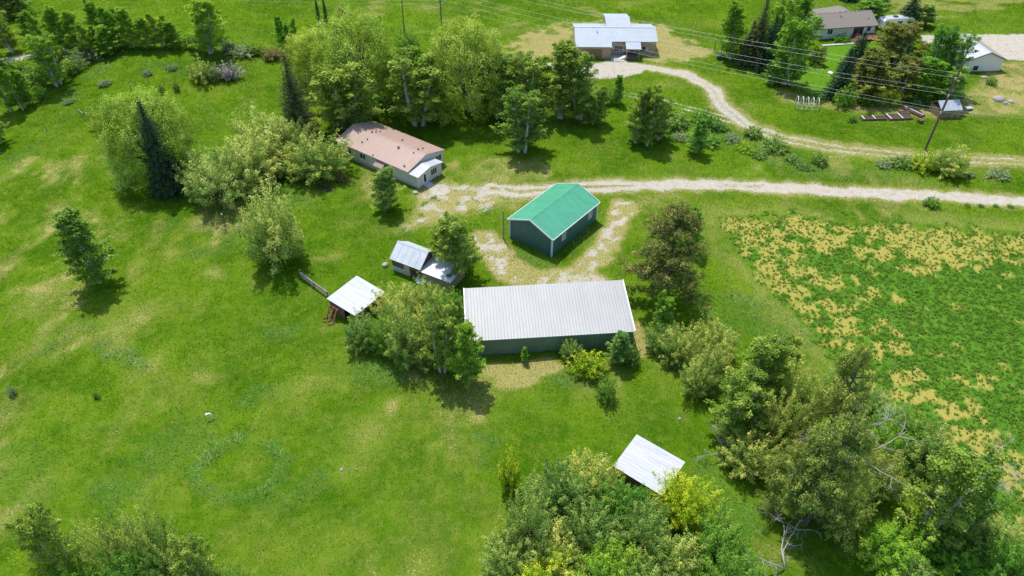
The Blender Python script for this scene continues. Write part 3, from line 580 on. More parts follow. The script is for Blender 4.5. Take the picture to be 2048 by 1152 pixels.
# ------------------------------------------------------------------ buildings
def frame(pa, pb, z=0.0, zb=None):
    """ground point under pixel pa, heading from pa to pb, their distance"""
    a, b = G(*pa, z), G(*pb, z if zb is None else zb); d = b - a; return Vector((a.x, a.y, 0)), math.atan2(d.y, d.x), math.hypot(d.x, d.y)
def local(o, px, z):
    p = G(*px, z) - o.location; a = o.rotation_euler.z; return (p.x * math.cos(a) + p.y * math.sin(a), -p.x * math.sin(a) + p.y * math.cos(a))
def foot(o, x0, x1, y0, y1):
    a = o.rotation_euler.z; FOOT.append([(o.location.x + x * math.cos(a) - y * math.sin(a), o.location.y + x * math.sin(a) + y * math.cos(a)) for x, y in ((x0, y0), (x1, y0), (x1, y1), (x0, y1))])
def gable_house(root, x0, x1, y0, y1, he, hr, wall, roof, over=.3, pitch=0, trim=None, th=.10, wallname='wall', axis='x', rib=.035, split=None):
    ym = (y0 + y1) / 2; sl = (hr - he) / (ym - y0)
    mb = MB(); mb.prism([(y0, -.4), (y1, -.4), (y1, he), (ym, hr), (y0, he)], x0, x1); wl = mb.build(wallname, wall, root)
    e = over; ze = he - sl * e + .06; zr = hr + .06; rb = MB()
    A, B, C, D = (x0 - e, y0 - e, ze + th), (x1 + e, y0 - e, ze + th), (x1 + e, ym, zr + th), (x0 - e, ym, zr + th)
    rb.panel(A, B, C, D, th, pitch, rib); A2, B2 = (x1 + e, y1 + e, ze + th), (x0 - e, y1 + e, ze + th)
    if split: r = rb.build('roof', roof, root); rb = MB()
    rb.panel(A2, B2, D, C, th, pitch, rib)
    if split: rb.build('roof', split, root)
    else: r = rb.build('roof', roof, root)
    rc = MB(); rc.panel((x0 - e, ym - .22, zr + th - .22 * sl + .03), (x1 + e, ym - .22, zr + th - .22 * sl + .03), (x1 + e, ym, zr + th + .045), (x0 - e, ym, zr + th + .045), .03)
    rc.panel((x1 + e, ym + .22, zr + th - .22 * sl + .03), (x0 - e, ym + .22, zr + th - .22 * sl + .03), (x0 - e, ym, zr + th + .045), (x1 + e, ym, zr + th + .045), .03); rc.build('ridge_cap', roof, r)
    if trim:
        t = MB()
        for xx in (x0 - e - .02, x1 + e + .02):
            t.bar((xx, y0 - e, ze + th * .4), (xx, ym, zr + th * .4), .09, .22); t.bar((xx, y1 + e, ze + th * .4), (xx, ym, zr + th * .4), .09, .22)
        for yy in (y0 - e - .04, y1 + e + .04): t.bar((x0 - e, yy, ze + th * .3), (x1 + e, yy, ze + th * .3), .08, .18)
        t.build('fascia', trim, r)
    return wl, r
def window(root, face, u, z, wd, hg, at, frame_mat=None, glass=None, mull=1, name='window'):
    """face: '-y','+x','-x','+y' wall of the local box, at = that wall's coordinate, u along the wall"""
    fm, gm = frame_mat or M['white_trim'], glass or M['glass']; F = MB(); g = MB(); sg = -1 if face[0] == '-' else 1; t = .07
    def bx(mb, u0, u1, z0, z1, d0, d1):
        a, b = sorted((at + sg * d0, at + sg * d1))
        if face[1] == 'y': mb.box(u0, u1, a, b, z0, z1)
        else: mb.box(a, b, u0, u1, z0, z1)
    bx(F, u - wd / 2 - t, u - wd / 2, z - t, z + hg + t, -.02, .06); bx(F, u + wd / 2, u + wd / 2 + t, z - t, z + hg + t, -.02, .06)
    bx(F, u - wd / 2, u + wd / 2, z - t, z, -.02, .06); bx(F, u - wd / 2, u + wd / 2, z + hg, z + hg + t, -.02, .06)
    for k in range(mull):
        c = u - wd / 2 + wd * (k + 1) / (mull + 1); bx(F, c - .025, c + .025, z, z + hg, -.02, .05)
    f = F.build(name, fm, root); bx(g, u - wd / 2, u + wd / 2, z, z + hg, -.03, .02); g.build('pane', gm, f); return f
def wall_ribs(root, x0, x1, y0, y1, z1, mat, pitch=.45, sides='xy', zgab=None):
    mb = MB(); ym = (y0 + y1) / 2
    if 'y' in sides:
        n = int((x1 - x0) / pitch)
        for i in range(n + 1):
            x = x0 + (x1 - x0) * i / n; mb.box(x - .04, x + .04, y0 - .035, y0 - .001, -.2, z1 - .05)
    if 'x' in sides:
        n = int((y1 - y0) / pitch)
        for i in range(1, n):
            y = y0 + (y1 - y0) * i / n; z = z1 - .05 + ((zgab - z1) * (1 - abs(y - ym) / (ym - y0)) if zgab else 0); mb.box(x0 - .035, x0 - .001, y - .04, y + .04, -.2, z); mb.box(x1 + .001, x1 + .035, y - .04, y + .04, -.2, z)
    return mb
# green shed
def green_shed():
    o, a, L = frame((1103, 513), (1189, 444)); a = R(51.5); r = thing('metal_shed', 'dark green metal shed with bright green ribbed gable roof and white trim', 'shed', o, a)
    X1, Y1, HE, HR = 12.7, 8.4, 3.55, 5.25; foot(r, 0, X1, 0, Y1)
    wl, rf = gable_house(r, 0, X1, 0, Y1, HE, HR, M['green_wall'], M['green_roof'], .32, .36, M['white_trim'], .06, rib=.016)
    wall_ribs(r, 0, X1, 0, Y1, HE, M['green_wall'], .55, 'xy', HR).build('wall_ribs', M['green_wall'], wl)
    for (x, y) in ((0, 0), (X1, 0), (0, Y1), (X1, Y1)):
        c = MB(); c.box(x - .11, x + .11, y - .11, y + .11, -.2, HE - .12); c.build('corner_trim', M['white_trim'], wl)
    for px, py in ((1123, 470), (1175, 427)):
        x, _ = local(r, (px, py), 2.2); window(r, '-y', x, 1.5, .95, 1.45, 0, M['white_trim'], M['beige_panel'], 0, 'window')
green_shed()
def barn():
    o, a, L = frame((940, 711), (1260, 692)); r = thing('pole_barn', 'long low green barn under a wide pale grey single pitch ribbed roof', 'barn', o, a); foot(r, 0, L, 0, 8.3)
    zl, zh, D = 3.15, 4.55, 8.3; w_ = MB(); w_.prism([(0, -.4), (D, -.4), (D, zh - .1), (0, zl - .1)], 0, .15); w_.prism([(0, -.4), (D, -.4), (D, zh - .1), (0, zl - .1)], L - .15, L); w_.box(.15, L - .15, 0, .15, -.4, zl - .1)
    wl = w_.build('wall', M['barn_wall'], r); wall_ribs(r, 0, L, 0, D, zl, M['barn_wall'], .42, 'y').build('wall_ribs', M['barn_wall'], wl)
    for k in range(6):
        p = MB(); x = .2 + (L - .4) * k / 5; p.box(x - .12, x + .12, D - .3, D - .06, -.3, zh - .12); p.build('post', M['barnwood'], r)
    rb = MB(); rb.panel((-.35, -.3, zl), (L + .25, -.3, zl), (L + .25, D + .35, zh), (-.35, D + .35, zh), .07, .42, .06, .12); rf = rb.build('roof', M['barn_roof'], r)
    t = MB(); t.bar((-.38, -.3, zl - .02), (-.38, D + .35, zh - .02), .16, .26); t.bar((L + .28, -.3, zl - .02), (L + .28, D + .35, zh - .02), .16, .26); t.bar((-.35, -.34, zl - .06), (L + .25, -.34, zl - .06), .06, .14); t.build('fascia', M['white_trim'], rf)
barn()
def mobile_home():
    r = thing('mobile_home', 'cream sided mobile home with dusty rose metal roof and white roofed entry porch', 'house', (-18.6, 107.9, 0), R(-37)); L, D, HE, HR = 18.5, 9.5, 2.72, 3.98; foot(r, -L, 2.3, 0, D)
    wl, rf = gable_house(r, -L, 0, 0, D, HE, HR, M['cream_siding'], M['rose_roof'], .25, .40, None, .06, rib=.014)
    sk = MB(); sk.box(-L - .02, .0, -.03, 0, -.3, .55); sk.build('skirting', M['concrete'], wl)
    for (px, py, w_, h_) in ((729, 311, 1.5, 1.0), (772, 334, 1.1, 1.2), (700, 300, 1.2, 1.0)):
        x, _ = local(r, (px, py), 1.7); window(r, '-y', x, 1.2, w_, h_, 0, None, None, 1)
    x, _ = local(r, (760, 328), 2.0); aw = MB(); aw.panel((x - 1.1, -1.15, 1.75), (x + 1.2, -1.15, 1.75), (x + 1.2, -.02, 2.35), (x - 1.1, -.02, 2.35), .05, .3, .03, .05); aw.build('awning', M['rose_roof'], r)
    window(r, '+x', 8.1, 1.15, 1.5, 1.1, 0, None, None, 1)
    for (px, py, q) in ((745, 271, .26), (753, 271, .22), (761, 267, .22), (724, 284, .22), (735, 281, .20), (805, 284, .26), (837, 305, .26), (846, 300, .24), (828, 311, .18), (808, 329, .26), (798, 300, .3), (745, 306, .18)):
        x, y = local(r, (px, py), 3.4); z = HE + (HR - HE) * (1 - abs(y - D / 2) / (D / 2)) + .1; v = MB(); v.tube([(x, y, z - .05), (x, y, z + .22)], q * .45, 7); v.tube([(x, y, z + .22), (x, y, z + .30)], [q * .75, q * .4], 8); v.build('roof_vent', M['charcoal'], rf)
    x, y = local(r, (796, 300), 3.4); v = MB(); v.tube([(x, y, 3.4), (x, y, 4.5)], .09, 8); v.build('flue_pipe', M['white_trim'], rf)
    P1 = 6.4; w2 = MB(); w2.prism([(0.02, -.4), (P1, -.4), (P1, 2.45), (P1 / 2, 3.0), (0.02, 2.45)], .005, 2.25); pw = w2.build('entry_wall', M['cream_siding'], r)
    rb = MB(); e = .22; rb.panel((.26, -.2, 2.50), (2.6, -.2, 2.50), (2.6, P1 / 2, 3.13), (.26, P1 / 2, 3.13), .07); rb.panel((2.6, P1 + .2, 2.50), (.26, P1 + .2, 2.50), (.26, P1 / 2, 3.13), (2.6, P1 / 2, 3.13), .07); rb.build('entry_roof', M['white_roof'], r)
    d = MB(); d.box(2.25, 2.31, 1.35, 2.35, .25, 2.3); dr = d.build('door', M['white_trim'], r); g = MB(); g.box(2.30, 2.335, 1.55, 2.15, .55, 2.1); g.build('pane', M['glass'], dr); h = MB(); h.tube([(2.34, 2.24, 1.2), (2.40, 2.24, 1.2)], .04, 6); h.build('handle', M['steel'], dr)
    window(r, '+x', 4.25, 1.0, 1.5, 1.15, 2.25, None, None, 2)
    s = MB(); s.box(2.25, 3.3, 1.15, 2.65, -.2, .26); s.box(3.3, 3.65, 1.15, 2.65, -.2, .12); s.build('step', M['concrete'], r)
mobile_home()
def old_shed():
    o, a, L = frame((839.5, 538.7), (777.5, 515.5), 2.4); r = thing('old_shed', 'old tin roofed shed with brown boarded gable and lower lean to behind the bushes', 'shed', o, a + math.pi); # x runs towards the lean-to
    L = 5.6; wd = 4.7; HE, HR = 2.35, 3.95; foot(r, -L, 5.4, 0.2, wd)
    wl, rf = gable_house(r, -L + .2, -.15, .2, wd, HE, HR, M['redwood'], M['old_tin'], .25, 1.1, None, .05, rib=.03)
    sk = MB(); sk.box(-L + .2, -2.6, .16, .195, -.2, .95); sk.build('tin_skirt', M['old_tin'], wl); d = MB(); d.box(-3.1, -2.1, .12, .197, -.1, 1.95); d.build('door', M['beige_panel'], r); window(r, '-y', -1.2, .75, .8, .8, .2, M['barnwood'], None, 0)
    w2 = MB(); w2.prism([(.35, -.4), (4.3, -.4), (4.3, 2.30), (.35, 1.95)], -.14, 5.1); lw = w2.build('lean_to_wall', M['yellowsiding'], r)
    rb = MB(); rb.panel((-.1, -.05, 2.02), (5.45, -.05, 2.02), (5.45, 4.65, 2.50), (-.1, 4.65, 2.50), .06, 1.15, .03); rb.build('lean_to_roof', M['old_tin'], r)
    w3 = MB()
    for k in range(12): w3.box(5.10, 5.13, .45 + k * .32, .49 + k * .32, -.2, 1.95)
    w3.build('wall_batten', M['yellowsiding'], lw)
old_shed()
def lean_shed(name, label, px, z, hz_back, woods, roofm, open_front, pitch):
    # px: near-left, near-right(front), back-right, back-left corner of the roof sheet
    pts = [G(*p, zz) for p, zz in zip(px, z)]; o = pts[0]; d = pts[1] - pts[0]; a = math.atan2(d.y, d.x); L = math.hypot(d.x, d.y); e = pts[3] - pts[0]; D = math.hypot(e.x, e.y)
    r = thing(name, label, 'shed', (o.x, o.y, 0), a); foot(r, .2, L - .2, .2, D - .2); zf, zb = z[0] - .12, z[3] - .12; i = .22
    w_ = MB(); w_.prism([(i, -.4), (D - i, -.4), (D - i, zb), (i, zf)], i, i + .12); w_.prism([(i, -.4), (D - i, -.4), (D - i, zb), (i, zf)], L - i - .12, L - i); w_.box(i + .12, L - i - .12, D - i - .12, D - i, -.4, zb - .05)
    w_.box(i + .12, L * open_front, i, i + .12, -.4, zf - .05)
    bt = w_; n = int(D / .3)
    for k in range(1, n): y = i + (D - 2 * i) * k / n; bt.box(i - .03, i - .001, y - .02, y + .02, -.3, zf + (zb - zf) * k / n - .05); bt.box(L - i + .001, L - i + .03, y - .02, y + .02, -.3, zf + (zb - zf) * k / n - .05)
    
    wl = w_.build('wall', woods, r)
    for x in (i + .1, L / 2, L - i - .1):
        p = MB(); p.tube([(x, i + .05, -.3), (x, i + .05, zf)], .11, 7); p.build('post', M['barnwood'], r)
    rb = MB(); rb.panel((0, 0, z[0]), (L, 0, z[0]), (L, D, z[3]), (0, D, z[3]), .06, 0); n = int(D / pitch)
    sl = (z[3] - z[0]) / D
    for k in range(1, n): y = D * k / n; rb.bar((0.02, y, z[0] + sl * y - .008), (L - .02, y, z[0] + sl * y - .008), .05, .035)
    rb.build('roof', roofm, r); return r
lean_shed('open_shed', 'small dark wooden shed with white tin roof beside the log rail fence', [(653, 597), (710, 632), (767, 588), (713, 551)], (2.35, 2.35, 2.75, 2.75), 2.7, M['redwood'], M['white_roof'], .55, .75)
lean_shed('open_shed', 'white roofed wooden shed standing alone behind the foreground bushes', [(1226, 932), (1325, 992), (1388, 935), (1276, 870)], (2.5, 2.5, 2.9, 2.9), 2.8, M['barnwood'], M['white_roof'], .6, .4)
def far_house():
    o, a, L = frame((1153, 94.5), (1311, 94.5), 2.9); r = thing('farmhouse', 'tan house with grey blue metal roof, garage door and porch beyond the gravel driveway', 'house', (o.x, o.y + .3, 0), R(-1.0)); L = 19.3; foot(r, 0, L, 0, 14)
    HE, HR, D = 2.95, 4.75, 14.4; s = (HR - HE) / (D / 2)
    w_ = MB(); w_.prism([(0, -.4), (D, -.4), (D, HE), (D / 2, HR), (0, HE)], 0, 8.3); w_.prism([(2.1, -.4), (D, -.4), (D, HE), (D / 2, HR - .005), (2.1, HE + 2.1 * s - .005)], 8.3, L); wl = w_.build('wall', M['tan_siding'], r)
    rb = MB(); z = lambda y: HE + s * min(y, D - y) + .14
    rb.panel((-.25, -.35, z(-.35)), (8.5, -.35, z(-.35)), (8.5, D / 2, z(D / 2)), (-.25, D / 2, z(D / 2)), .1, .5, .03); rb.panel((8.5, 1.75, z(1.75)), (L + .3, 1.75, z(1.75)), (L + .3, D / 2, z(D / 2)), (8.5, D / 2, z(D / 2)), .1, .5, .03)
    rb.panel((L + .3, D + .35, z(-.35)), (-.25, D + .35, z(-.35)), (-.25, D / 2, z(D / 2)), (L + .3, D / 2, z(D / 2)), .1, .5, .03); rf = rb.build('roof', M['grey_roof'], r)
    rc = MB(); rc.bar((-.25, D / 2, z(D / 2) + .03), (L + .3, D / 2, z(D / 2) + .03), .35, .05); rc.build('ridge_cap', M['steel'], rf)
    x2 = MB(); x2.prism([(8.4, -.4), (D + 3.2, -.4), (D + 3.2, 4.3), (12.4, 5.4), (8.4, 4.6)], 7.9, 13.4, 'x'); x2.build('rear_wall', M['tan_siding'], r)
    rr = MB(); rr.panel((7.6, 8.0, 4.66), (13.7, 8.0, 4.66), (13.7, 12.4, 5.55), (7.6, 12.4, 5.55), .1, .5, .02); rr.panel((13.7, D + 3.5, 4.4), (7.6, D + 3.5, 4.4), (7.6, 12.4, 5.55), (13.7, 12.4, 5.55), .1); rr.build('rear_roof', M['grey_roof'], r)
    d = MB(); d.box(1.5, 6.2, -.05, -.002, -.1, 2.35)
    for k in range(1, 4): d.box(1.5, 6.2, -.07, -.05, k * .58 - .02, k * .58 + .02)
    d.build('garage_door', M['brown_door'], r)
    window(r, '-y', 10.3, 1.0, 1.9, 1.3, 2.1, M['white_trim'], None, 2); window(r, '-y', 16.2, 1.15, 1.0, 1.0, 2.1, M['brown_door'], None, 1); window(r, '-y', 17.3, 1.15, .7, 1.0, 2.1, M['brown_door'], M['polycarb'], 0)
    pr = MB(); pr.panel((11.8, -.9, 2.75), (15.4, -.9, 2.75), (15.4, 3.6, 3.95), (11.8, 3.6, 3.95), .1, .5, .03); pr.build('porch_roof', M['grey_roof'], r)
    dk = MB(); dk.box(11.9, 15.2, -.7, 2.09, -.3, .75); dk.build('porch_floor', M['barnwood'], r)
    for x in (12.0, 15.0): p = MB(); p.box(x - .08, x + .08, -.75, -.59, -.3, 2.72); p.build('porch_post', M['tan_siding'], r)
    dd = MB(); dd.box(13.0, 14.0, 2.05, 2.098, .75, 2.7); dd.build('front_door', M['brown_door'], r)
    st = MB()
    for k in range(4): st.box(10.3 + k * .4, 10.72 + k * .4, -.6, .8, -.2, .14 + k * .17)
    st.build('stairs', M['white_trim'], r); sb = MB(); sb.box(8.4, 11.6, -1.6, 2.0, -.3, .1); sb.build('patio', M['concrete'], r)
    vv = MB(); vv.tube([(5.2, 5.0, z(5)), (5.2, 5, z(5) + .5)], .09, 6); vv.build('roof_vent', M['charcoal'], rf)
far_house()
def taupe_house():
    o, a, L = frame((1641, 58), (1758, 49.5), 2.8); r = thing('bungalow', 'white bungalow with taupe shingle roof and railed brown deck, upper right', 'house', (o.x, o.y + .3, 0), R(9.3)); L = L - .6; D, HE, HR = 9.2, 2.75, 4.65; foot(r, 0, L, 0, D)
    wl, rf = gable_house(r, .3, L, .3, D, HE, HR, M['white_siding'], M['shingle'], .45, 0, M['brown_door'], .12)
    x2 = MB(); x2.box(4.6, 13.4, D - .2, D + 3.4, -.4, 2.75); x2.build('rear_wall', M['white_siding'], r)
    rr = MB(); rr.panel((4.2, 4.8, 2.85), (4.2, D + 3.8, 2.75), (9.0, D - .6, 5.05), (9.0, 4.9, 5.0), .1); rr.panel((13.8, D + 3.8, 2.75), (13.8, 4.8, 2.85), (9.0, 4.9, 5.0), (9.0, D - .6, 5.05), .1); rr.add([(4.2, D + 3.8, 2.75), (13.8, D + 3.8, 2.75), (9.0, D - .6, 5.05)], [(0, 1, 2)]); rr.build('rear_roof', M['shingle'], r)
    window(r, '-y', 3.2, 1.1, 1.3, 1.2, .3, None, None, 1); window(r, '-y', 11.0, .3, 2.6, 2.0, .3, M['brown_door'], None, 1, 'patio_door'); window(r, '-y', 13.8, 1.2, 1.0, 1.1, .3, None, None, 0)
    for (x, y) in ((7.2, 4.6), (11.6, 5.0), (6.9, 3.4), (7.0, 2.9), (14.0, 2.0)): v = MB(); v.tube([(x, y, 3.0), (x, y, 3.1 + y * .4)], .12, 6); v.build('roof_vent', M['charcoal'], rf)
    dk = MB(); dk.box(9.6, 16.0, -3.6, .29, .55, .7); d = dk.build('deck', M['deck'], r)
    for (xa, ya, xb, yb) in ((9.6, -3.6, 16.0, -3.6), (16.0, -3.6, 16.0, .2), (9.6, -3.6, 9.6, -1.4)):
        m = MB(); m.bar((xa, ya, 1.6), (xb, yb, 1.6), .09); m.bar((xa, ya, 1.1), (xb, yb, 1.1), .06); n = max(2, int(math.hypot(xb - xa, yb - ya) / 1.3))
        for k in range(n + 1): x, y = xa + (xb - xa) * k / n, ya + (yb - ya) * k / n; m.box(x - .05, x + .05, y - .05, y + .05, -.2, 1.62)
        m.build('railing', M['deck'], d)
    s = MB()
    for k in range(4): s.box(8.0 + k * .4, 8.42 + k * .4, -3.4, -1.6, -.2, .13 + k * .14)
    s.build('stairs', M['deck'], d); p = MB(); p.box(-.5, 8.3, -4.2, -3.4, -.3, .08); p.build('garden_path', M['concrete'], r)
    return r
TH = taupe_house()
def garage():
    o, a, L = frame((1948, 139), (1996, 141)); A, B = G(1976.5, 104, 4.55), G(1926, 68, 4.55); r = thing('garage', 'white garage with grey shingle gable roof beside the parking area', 'garage', (o.x, o.y, 0), math.atan2(A.y - B.y, A.x - B.x)); W_ = 8.2; L = math.hypot(A.x - B.x, A.y - B.y)
    hw = math.atan2(A.y - B.y, A.x - B.x); x0, y0 = local(r, (1983, 105), 4.55); foot(r, x0 - L, x0, y0 - W_ / 2, y0 + W_ / 2)
    gable_house(r, x0 - L + .3, x0 - .3, y0 - W_ / 2, y0 + W_ / 2, 2.75, 4.4, M['white_siding'], M['white_roof'], .35, 0, M['brown_door'], .1, split=M['shingle_grey'])  # left slope white: sun glare on the roof put into its colour
    window(r, '+x', y0 - 1.9, .2, 1.2, 1.1, x0 - .3, M['white_trim'], None, 0)
garage()
def trailer():
    o, a, L = frame((1762, 63), (1831, 58)); r = thing('travel_trailer', 'white travel trailer with rounded roof parked beside the bungalow', 'trailer', (o.x, o.y, 0), a); L = 9.0; H0, H1, D = .55, 3.0, 2.6
    pf = [(0, H0 + .3), (.25, H0), (L - .9, H0), (L - .2, H0 + .5), (L, 1.7), (L - .35, 2.6), (L - .9, H1), (.5, H1), (.05, 2.6)]
    b = MB(); b.prism(pf, 0, D, 'y'); bd = b.build('body', M['pvc'], r); s = MB(); s.box(.3, L - .6, -.03, -.002, 1.05, 1.35); s.build('stripe', M['polycarb'], bd)
    rf = MB(); rf.box(.55, L - .95, .1, D - .1, H1 + .002, H1 + .08); rf.build('roof', M['white_roof'], r); ac = MB(); ac.prism([(3.2, H1 + .08), (4.4, H1 + .08), (4.2, H1 + .38), (3.4, H1 + .38)], .9, 1.7, 'y'); ac.build('air_conditioner', M['charcoal'], r)
    for x, wd in ((1.4, 1.0), (4.6, 1.3), (7.4, 1.0)): window(r, '-y', x, 1.6, wd, .7, 0, M['charcoal'], None, 0)
    window(r, '-x', 1.3, 1.5, 1.2, .7, .08, M['charcoal'], None, 0); dr = MB(); dr.box(5.7, 6.4, -.035, -.003, .7, 2.5); dr.build('door', M['white_trim'], r)
    for x in (4.0, 4.9):
        wv = MB(); wv.tube([(x, -.05, .36), (x, .2, .36)], .36, 14); wv.build('wheel', M['dark'], r); w2 = MB(); w2.tube([(x, D - .2, .36), (x, D + .05, .36)], .36, 14); w2.build('wheel', M['dark'], r)
    h = MB(); h.bar((L - .2, D / 2 - .5, .55), (L + 1.1, D / 2, .5), .1); h.bar((L - .2, D / 2 + .5, .55), (L + 1.1, D / 2, .5), .1); h.tube([(L + .9, D / 2, 0), (L + .9, D / 2, .6)], .05, 6); h.build('hitch', M['charcoal'], r)
trailer()
def coop():
    A = G(1877, 236); r = thing('greenhouse', 'small timber greenhouse with slatted walls and clear panel roof by the leaning pole', 'greenhouse', (A.x, A.y, 0), R(6)); L, D = 4.3, 3.6; HE, HR = 1.75, 2.9; foot(r, 0, L, 0, D); ym = 1.9
    fr = MB()
    for x in (0, L / 3, 2 * L / 3, L): fr.box(x - .06, x + .06, -.06, .06, -.2, HE); fr.bar((x, 0, HE), (x, ym, HR), .1); fr.bar((x, ym, HR), (x, D, HE), .1); fr.box(x - .06, x + .06, D - .06, D + .06, -.2, HE)
    f = fr.build('frame', M['yellowsiding'], r); sl = MB()
    for k in range(14): x = .15 + k * .3; sl.box(x, x + .15, -.09, -.065, 0, HE - .05)
    for k in range(11): y = .1 + k * .32; sl.box(-.09, -.065, y, y + .16, 0, HE - .05)
    sl.build('slats', M['yellowsiding'], f); p = MB(); p.panel((-.2, -.25, HE - .05), (L + .2, -.25, HE - .05), (L + .2, ym, HR + .1), (-.2, ym, HR + .1), .05, .85, .06, .08); rf = p.build('roof', M['polycarb'], r); p = MB(); p.panel((L + .2, D + .25, HE - .05), (-.2, D + .25, HE - .05), (-.2, ym, HR + .1), (L + .2, ym, HR + .1), .05); p.build('roof', M['greywood'], r)
    bx = MB(); bx.box(.15, L - .15, .15, D - .15, -.2, .12); bx.build('floor', M['soil'], r)
coop()

# ------------------------------------------------------------------ poles and wires
def pole(name, label, base, H, arms, rad=(.17, .11), heading=0.0, lean=(0, 0), extra=None, top=None):
    g = G(*base); r = thing(name, label, 'pole', (g.x, g.y, hz(g.x, g.y)), 0); m = MB(); m.tube([(0, 0, -.5), (lean[0] * .5, lean[1] * .5, H * .5), (lean[0], lean[1], H)], [rad[0], (rad[0] + rad[1]) / 2, rad[1]], 10); m.build('mast', M['pole_wood'], r); tips = []
    for (z, half) in arms:
        f = z / H; c = Vector((lean[0] * f, lean[1] * f, z)); d = Vector((math.cos(heading), math.sin(heading), 0)); a = MB(); a.bar(c - d * half + Vector((0, 0, 0)), c + d * half, .13, .16); arm = a.build('crossarm', M['greywood'], r)
        for sgn in (-1, 1):
            q = c + d * half * .93 * sgn; i = MB(); i.tube([q + Vector((0, 0, .06)), q + Vector((0, 0, .22)), q + Vector((0, 0, .3)), q + Vector((0, 0, .5))], [.05, .15, .10, .13], 8); i.build('insulator', M['porcelain'], arm); tips.append(Vector((g.x, g.y, r.location.z)) + q + Vector((0, 0, .5)))
    return r, tips
UP, upt = pole('utility_pole', 'tall brown utility pole with three crossarms at the bend of the driveway', (1850, 300), 18.2, [(7.9, .75), (11.4, 1.15), (14.7, 1.25)], heading=R(52), rad=(.24, .16))
FP, fpt = pole('utility_pole', 'far utility pole with crossarm at the top edge above the willows', (884, 62), 14.5, [(6.9, 1.9), (9.4, 1.6), (12.6, 1.2)], heading=R(48))
pole('utility_pole', 'bare thin dark pole standing behind the gap between the two willows', (812, 106), 12.8, [(2.0, 1.3)], heading=R(15), rad=(.16, .09), lean=(.25, 0))
def wire(a, b, sag, label, rad=.013):
    pts = []
    for k in range(25):
        t = k / 24; p = Vector(a).lerp(Vector(b), t); p.z -= sag * 4 * t * (1 - t); pts.append(p)
    m = MB(); m.tube([p - pts[0] for p in pts], rad, 5, False); o = m.build('power_line', M['wire']); o.location = pts[0]; return tag(o, label, 'power line', 'power lines strung between the utility poles')
d = (upt[0] - fpt[0]); d.z = 0; d = d.normalized()
WD = ['lowest wire, near side', 'lowest wire, far side', 'middle wire, near side', 'middle wire, far side', 'topmost wire, near side', 'topmost wire, far side']
for k in range(6):
    wire(fpt[k], upt[k], 1.4, 'power line between the far pole and leaning pole, ' + WD[k])
    e = upt[k] + Vector((.80, -.10, 0)) * 95; e.z = upt[k].z - 1.5; wire(upt[k], e, 1.2, 'power line running right over the tan grass, ' + WD[k])
for k in range(4): e = fpt[k] + Vector((-1, .10, 0)) * 130; e.z = fpt[k].z + 1.5; wire(fpt[k], e, 1.5, 'power line running left from the far pole, ' + WD[k])
def single_post(name, label, base, H, rad, mat, cap=None, cat='post', group=None, lean=(0, 0)):
    g = G(*base)
    for _ in range(3): g = G(*base, hz(g.x, g.y))
    r = thing(name, label, cat, (g.x, g.y, g.z), 0, group); m = MB(); m.tube([(0, 0, -.3), (lean[0] / 2, lean[1] / 2, H / 2), (lean[0], lean[1], H)], [rad, rad * .95, rad * .85], 8); m.build('shaft', mat, r)
    if cap: c = MB(); c.tube([(0, 0, H - .02), (0, 0, H + .06), (0, 0, H + .24), (0, 0, H + .34)], [rad * 1.2, rad * 2.4, rad * 2.2, rad * .5], 10); c.build('lamp_head', cap, r)
    return r
single_post('wooden_post', 'tall weathered grey post beside the left wall of the green shed', (1007, 478), 5.6, .11, M['greywood'])
single_post('yard_lamp', 'slim dark yard lamp post with white head, left of the two in the grass', (449, 446), 1.65, .06, M['charcoal'], M['pvc'], 'lamp', 'yard lamps')
single_post('yard_lamp', 'slim dark yard lamp post with white head, close to the yellow green tree', (480, 469), 1.55, .06, M['charcoal'], M['pvc'], 'lamp', 'yard lamps')
FPG = 'old wooden fence posts on the grassy knoll'
for (bx, by, h, lab) in ((262, 178, 1.7, 'dark leaning fence post alone on the crest of the knoll'), (297, 165, 1.6, 'thin fence post right of the crest among grey weeds'), (333, 140, 1.3, 'short fence post among grey weeds at the back of the knoll'), (361, 132, 1.3, 'short fence post behind the yellow tipped bush'), (94, 262, 2.0, 'leaning fence post on the bare left slope'),
        (163, 233, 1.9, 'fence post at the left end of the broken rail'), (172, 240, 1.6, 'fence post at the right end of the broken rail'), (204, 268, 1.5, 'fence post at the foot of the bush left of the lime willow'), (216, 274, 1.3, 'fence post half hidden by the lime willow'), (2, 308, 1.8, 'fence post at the left edge of the photo'),
        (98, 32, 1.6, 'fence post beyond the top left trees'), (73, 28, 1.6, 'fence post near the shaded top left tree'), (485, 84, 1.5, 'fence post right of the tall top poplar')):
    single_post('fence_post', lab, (bx, by), h, .08, M['greywood'], None, 'post', FPG, (-.15, .05))
g1, g2 = G(163, 233), G(172, 240); m = MB(); m.tube([(0, 0, .9), (g2.x - g1.x, g2.y - g1.y, .75)], .06, 6); o = m.build('fence_rail', M['deadwood']); o.location = (g1.x, g1.y, hz(g1.x, g1.y)); tag(o, 'pale broken rail between two fence posts on the knoll', 'rail')
g = G(181, 35); m = MB(); m.tube([(0, 0, -.3), (.1, 0, 3), (-.1, 0, 6), (-.9, 0, 9), (-2.2, 0, 11.5)], [.36, .30, .26, .22, .17], 8); o = m.build('dead_snag', M['bark'], None, True); o.location = (g.x, g.y, 0); tag(o, 'bare curved dark trunk at the top edge above the left poplars', 'tree')
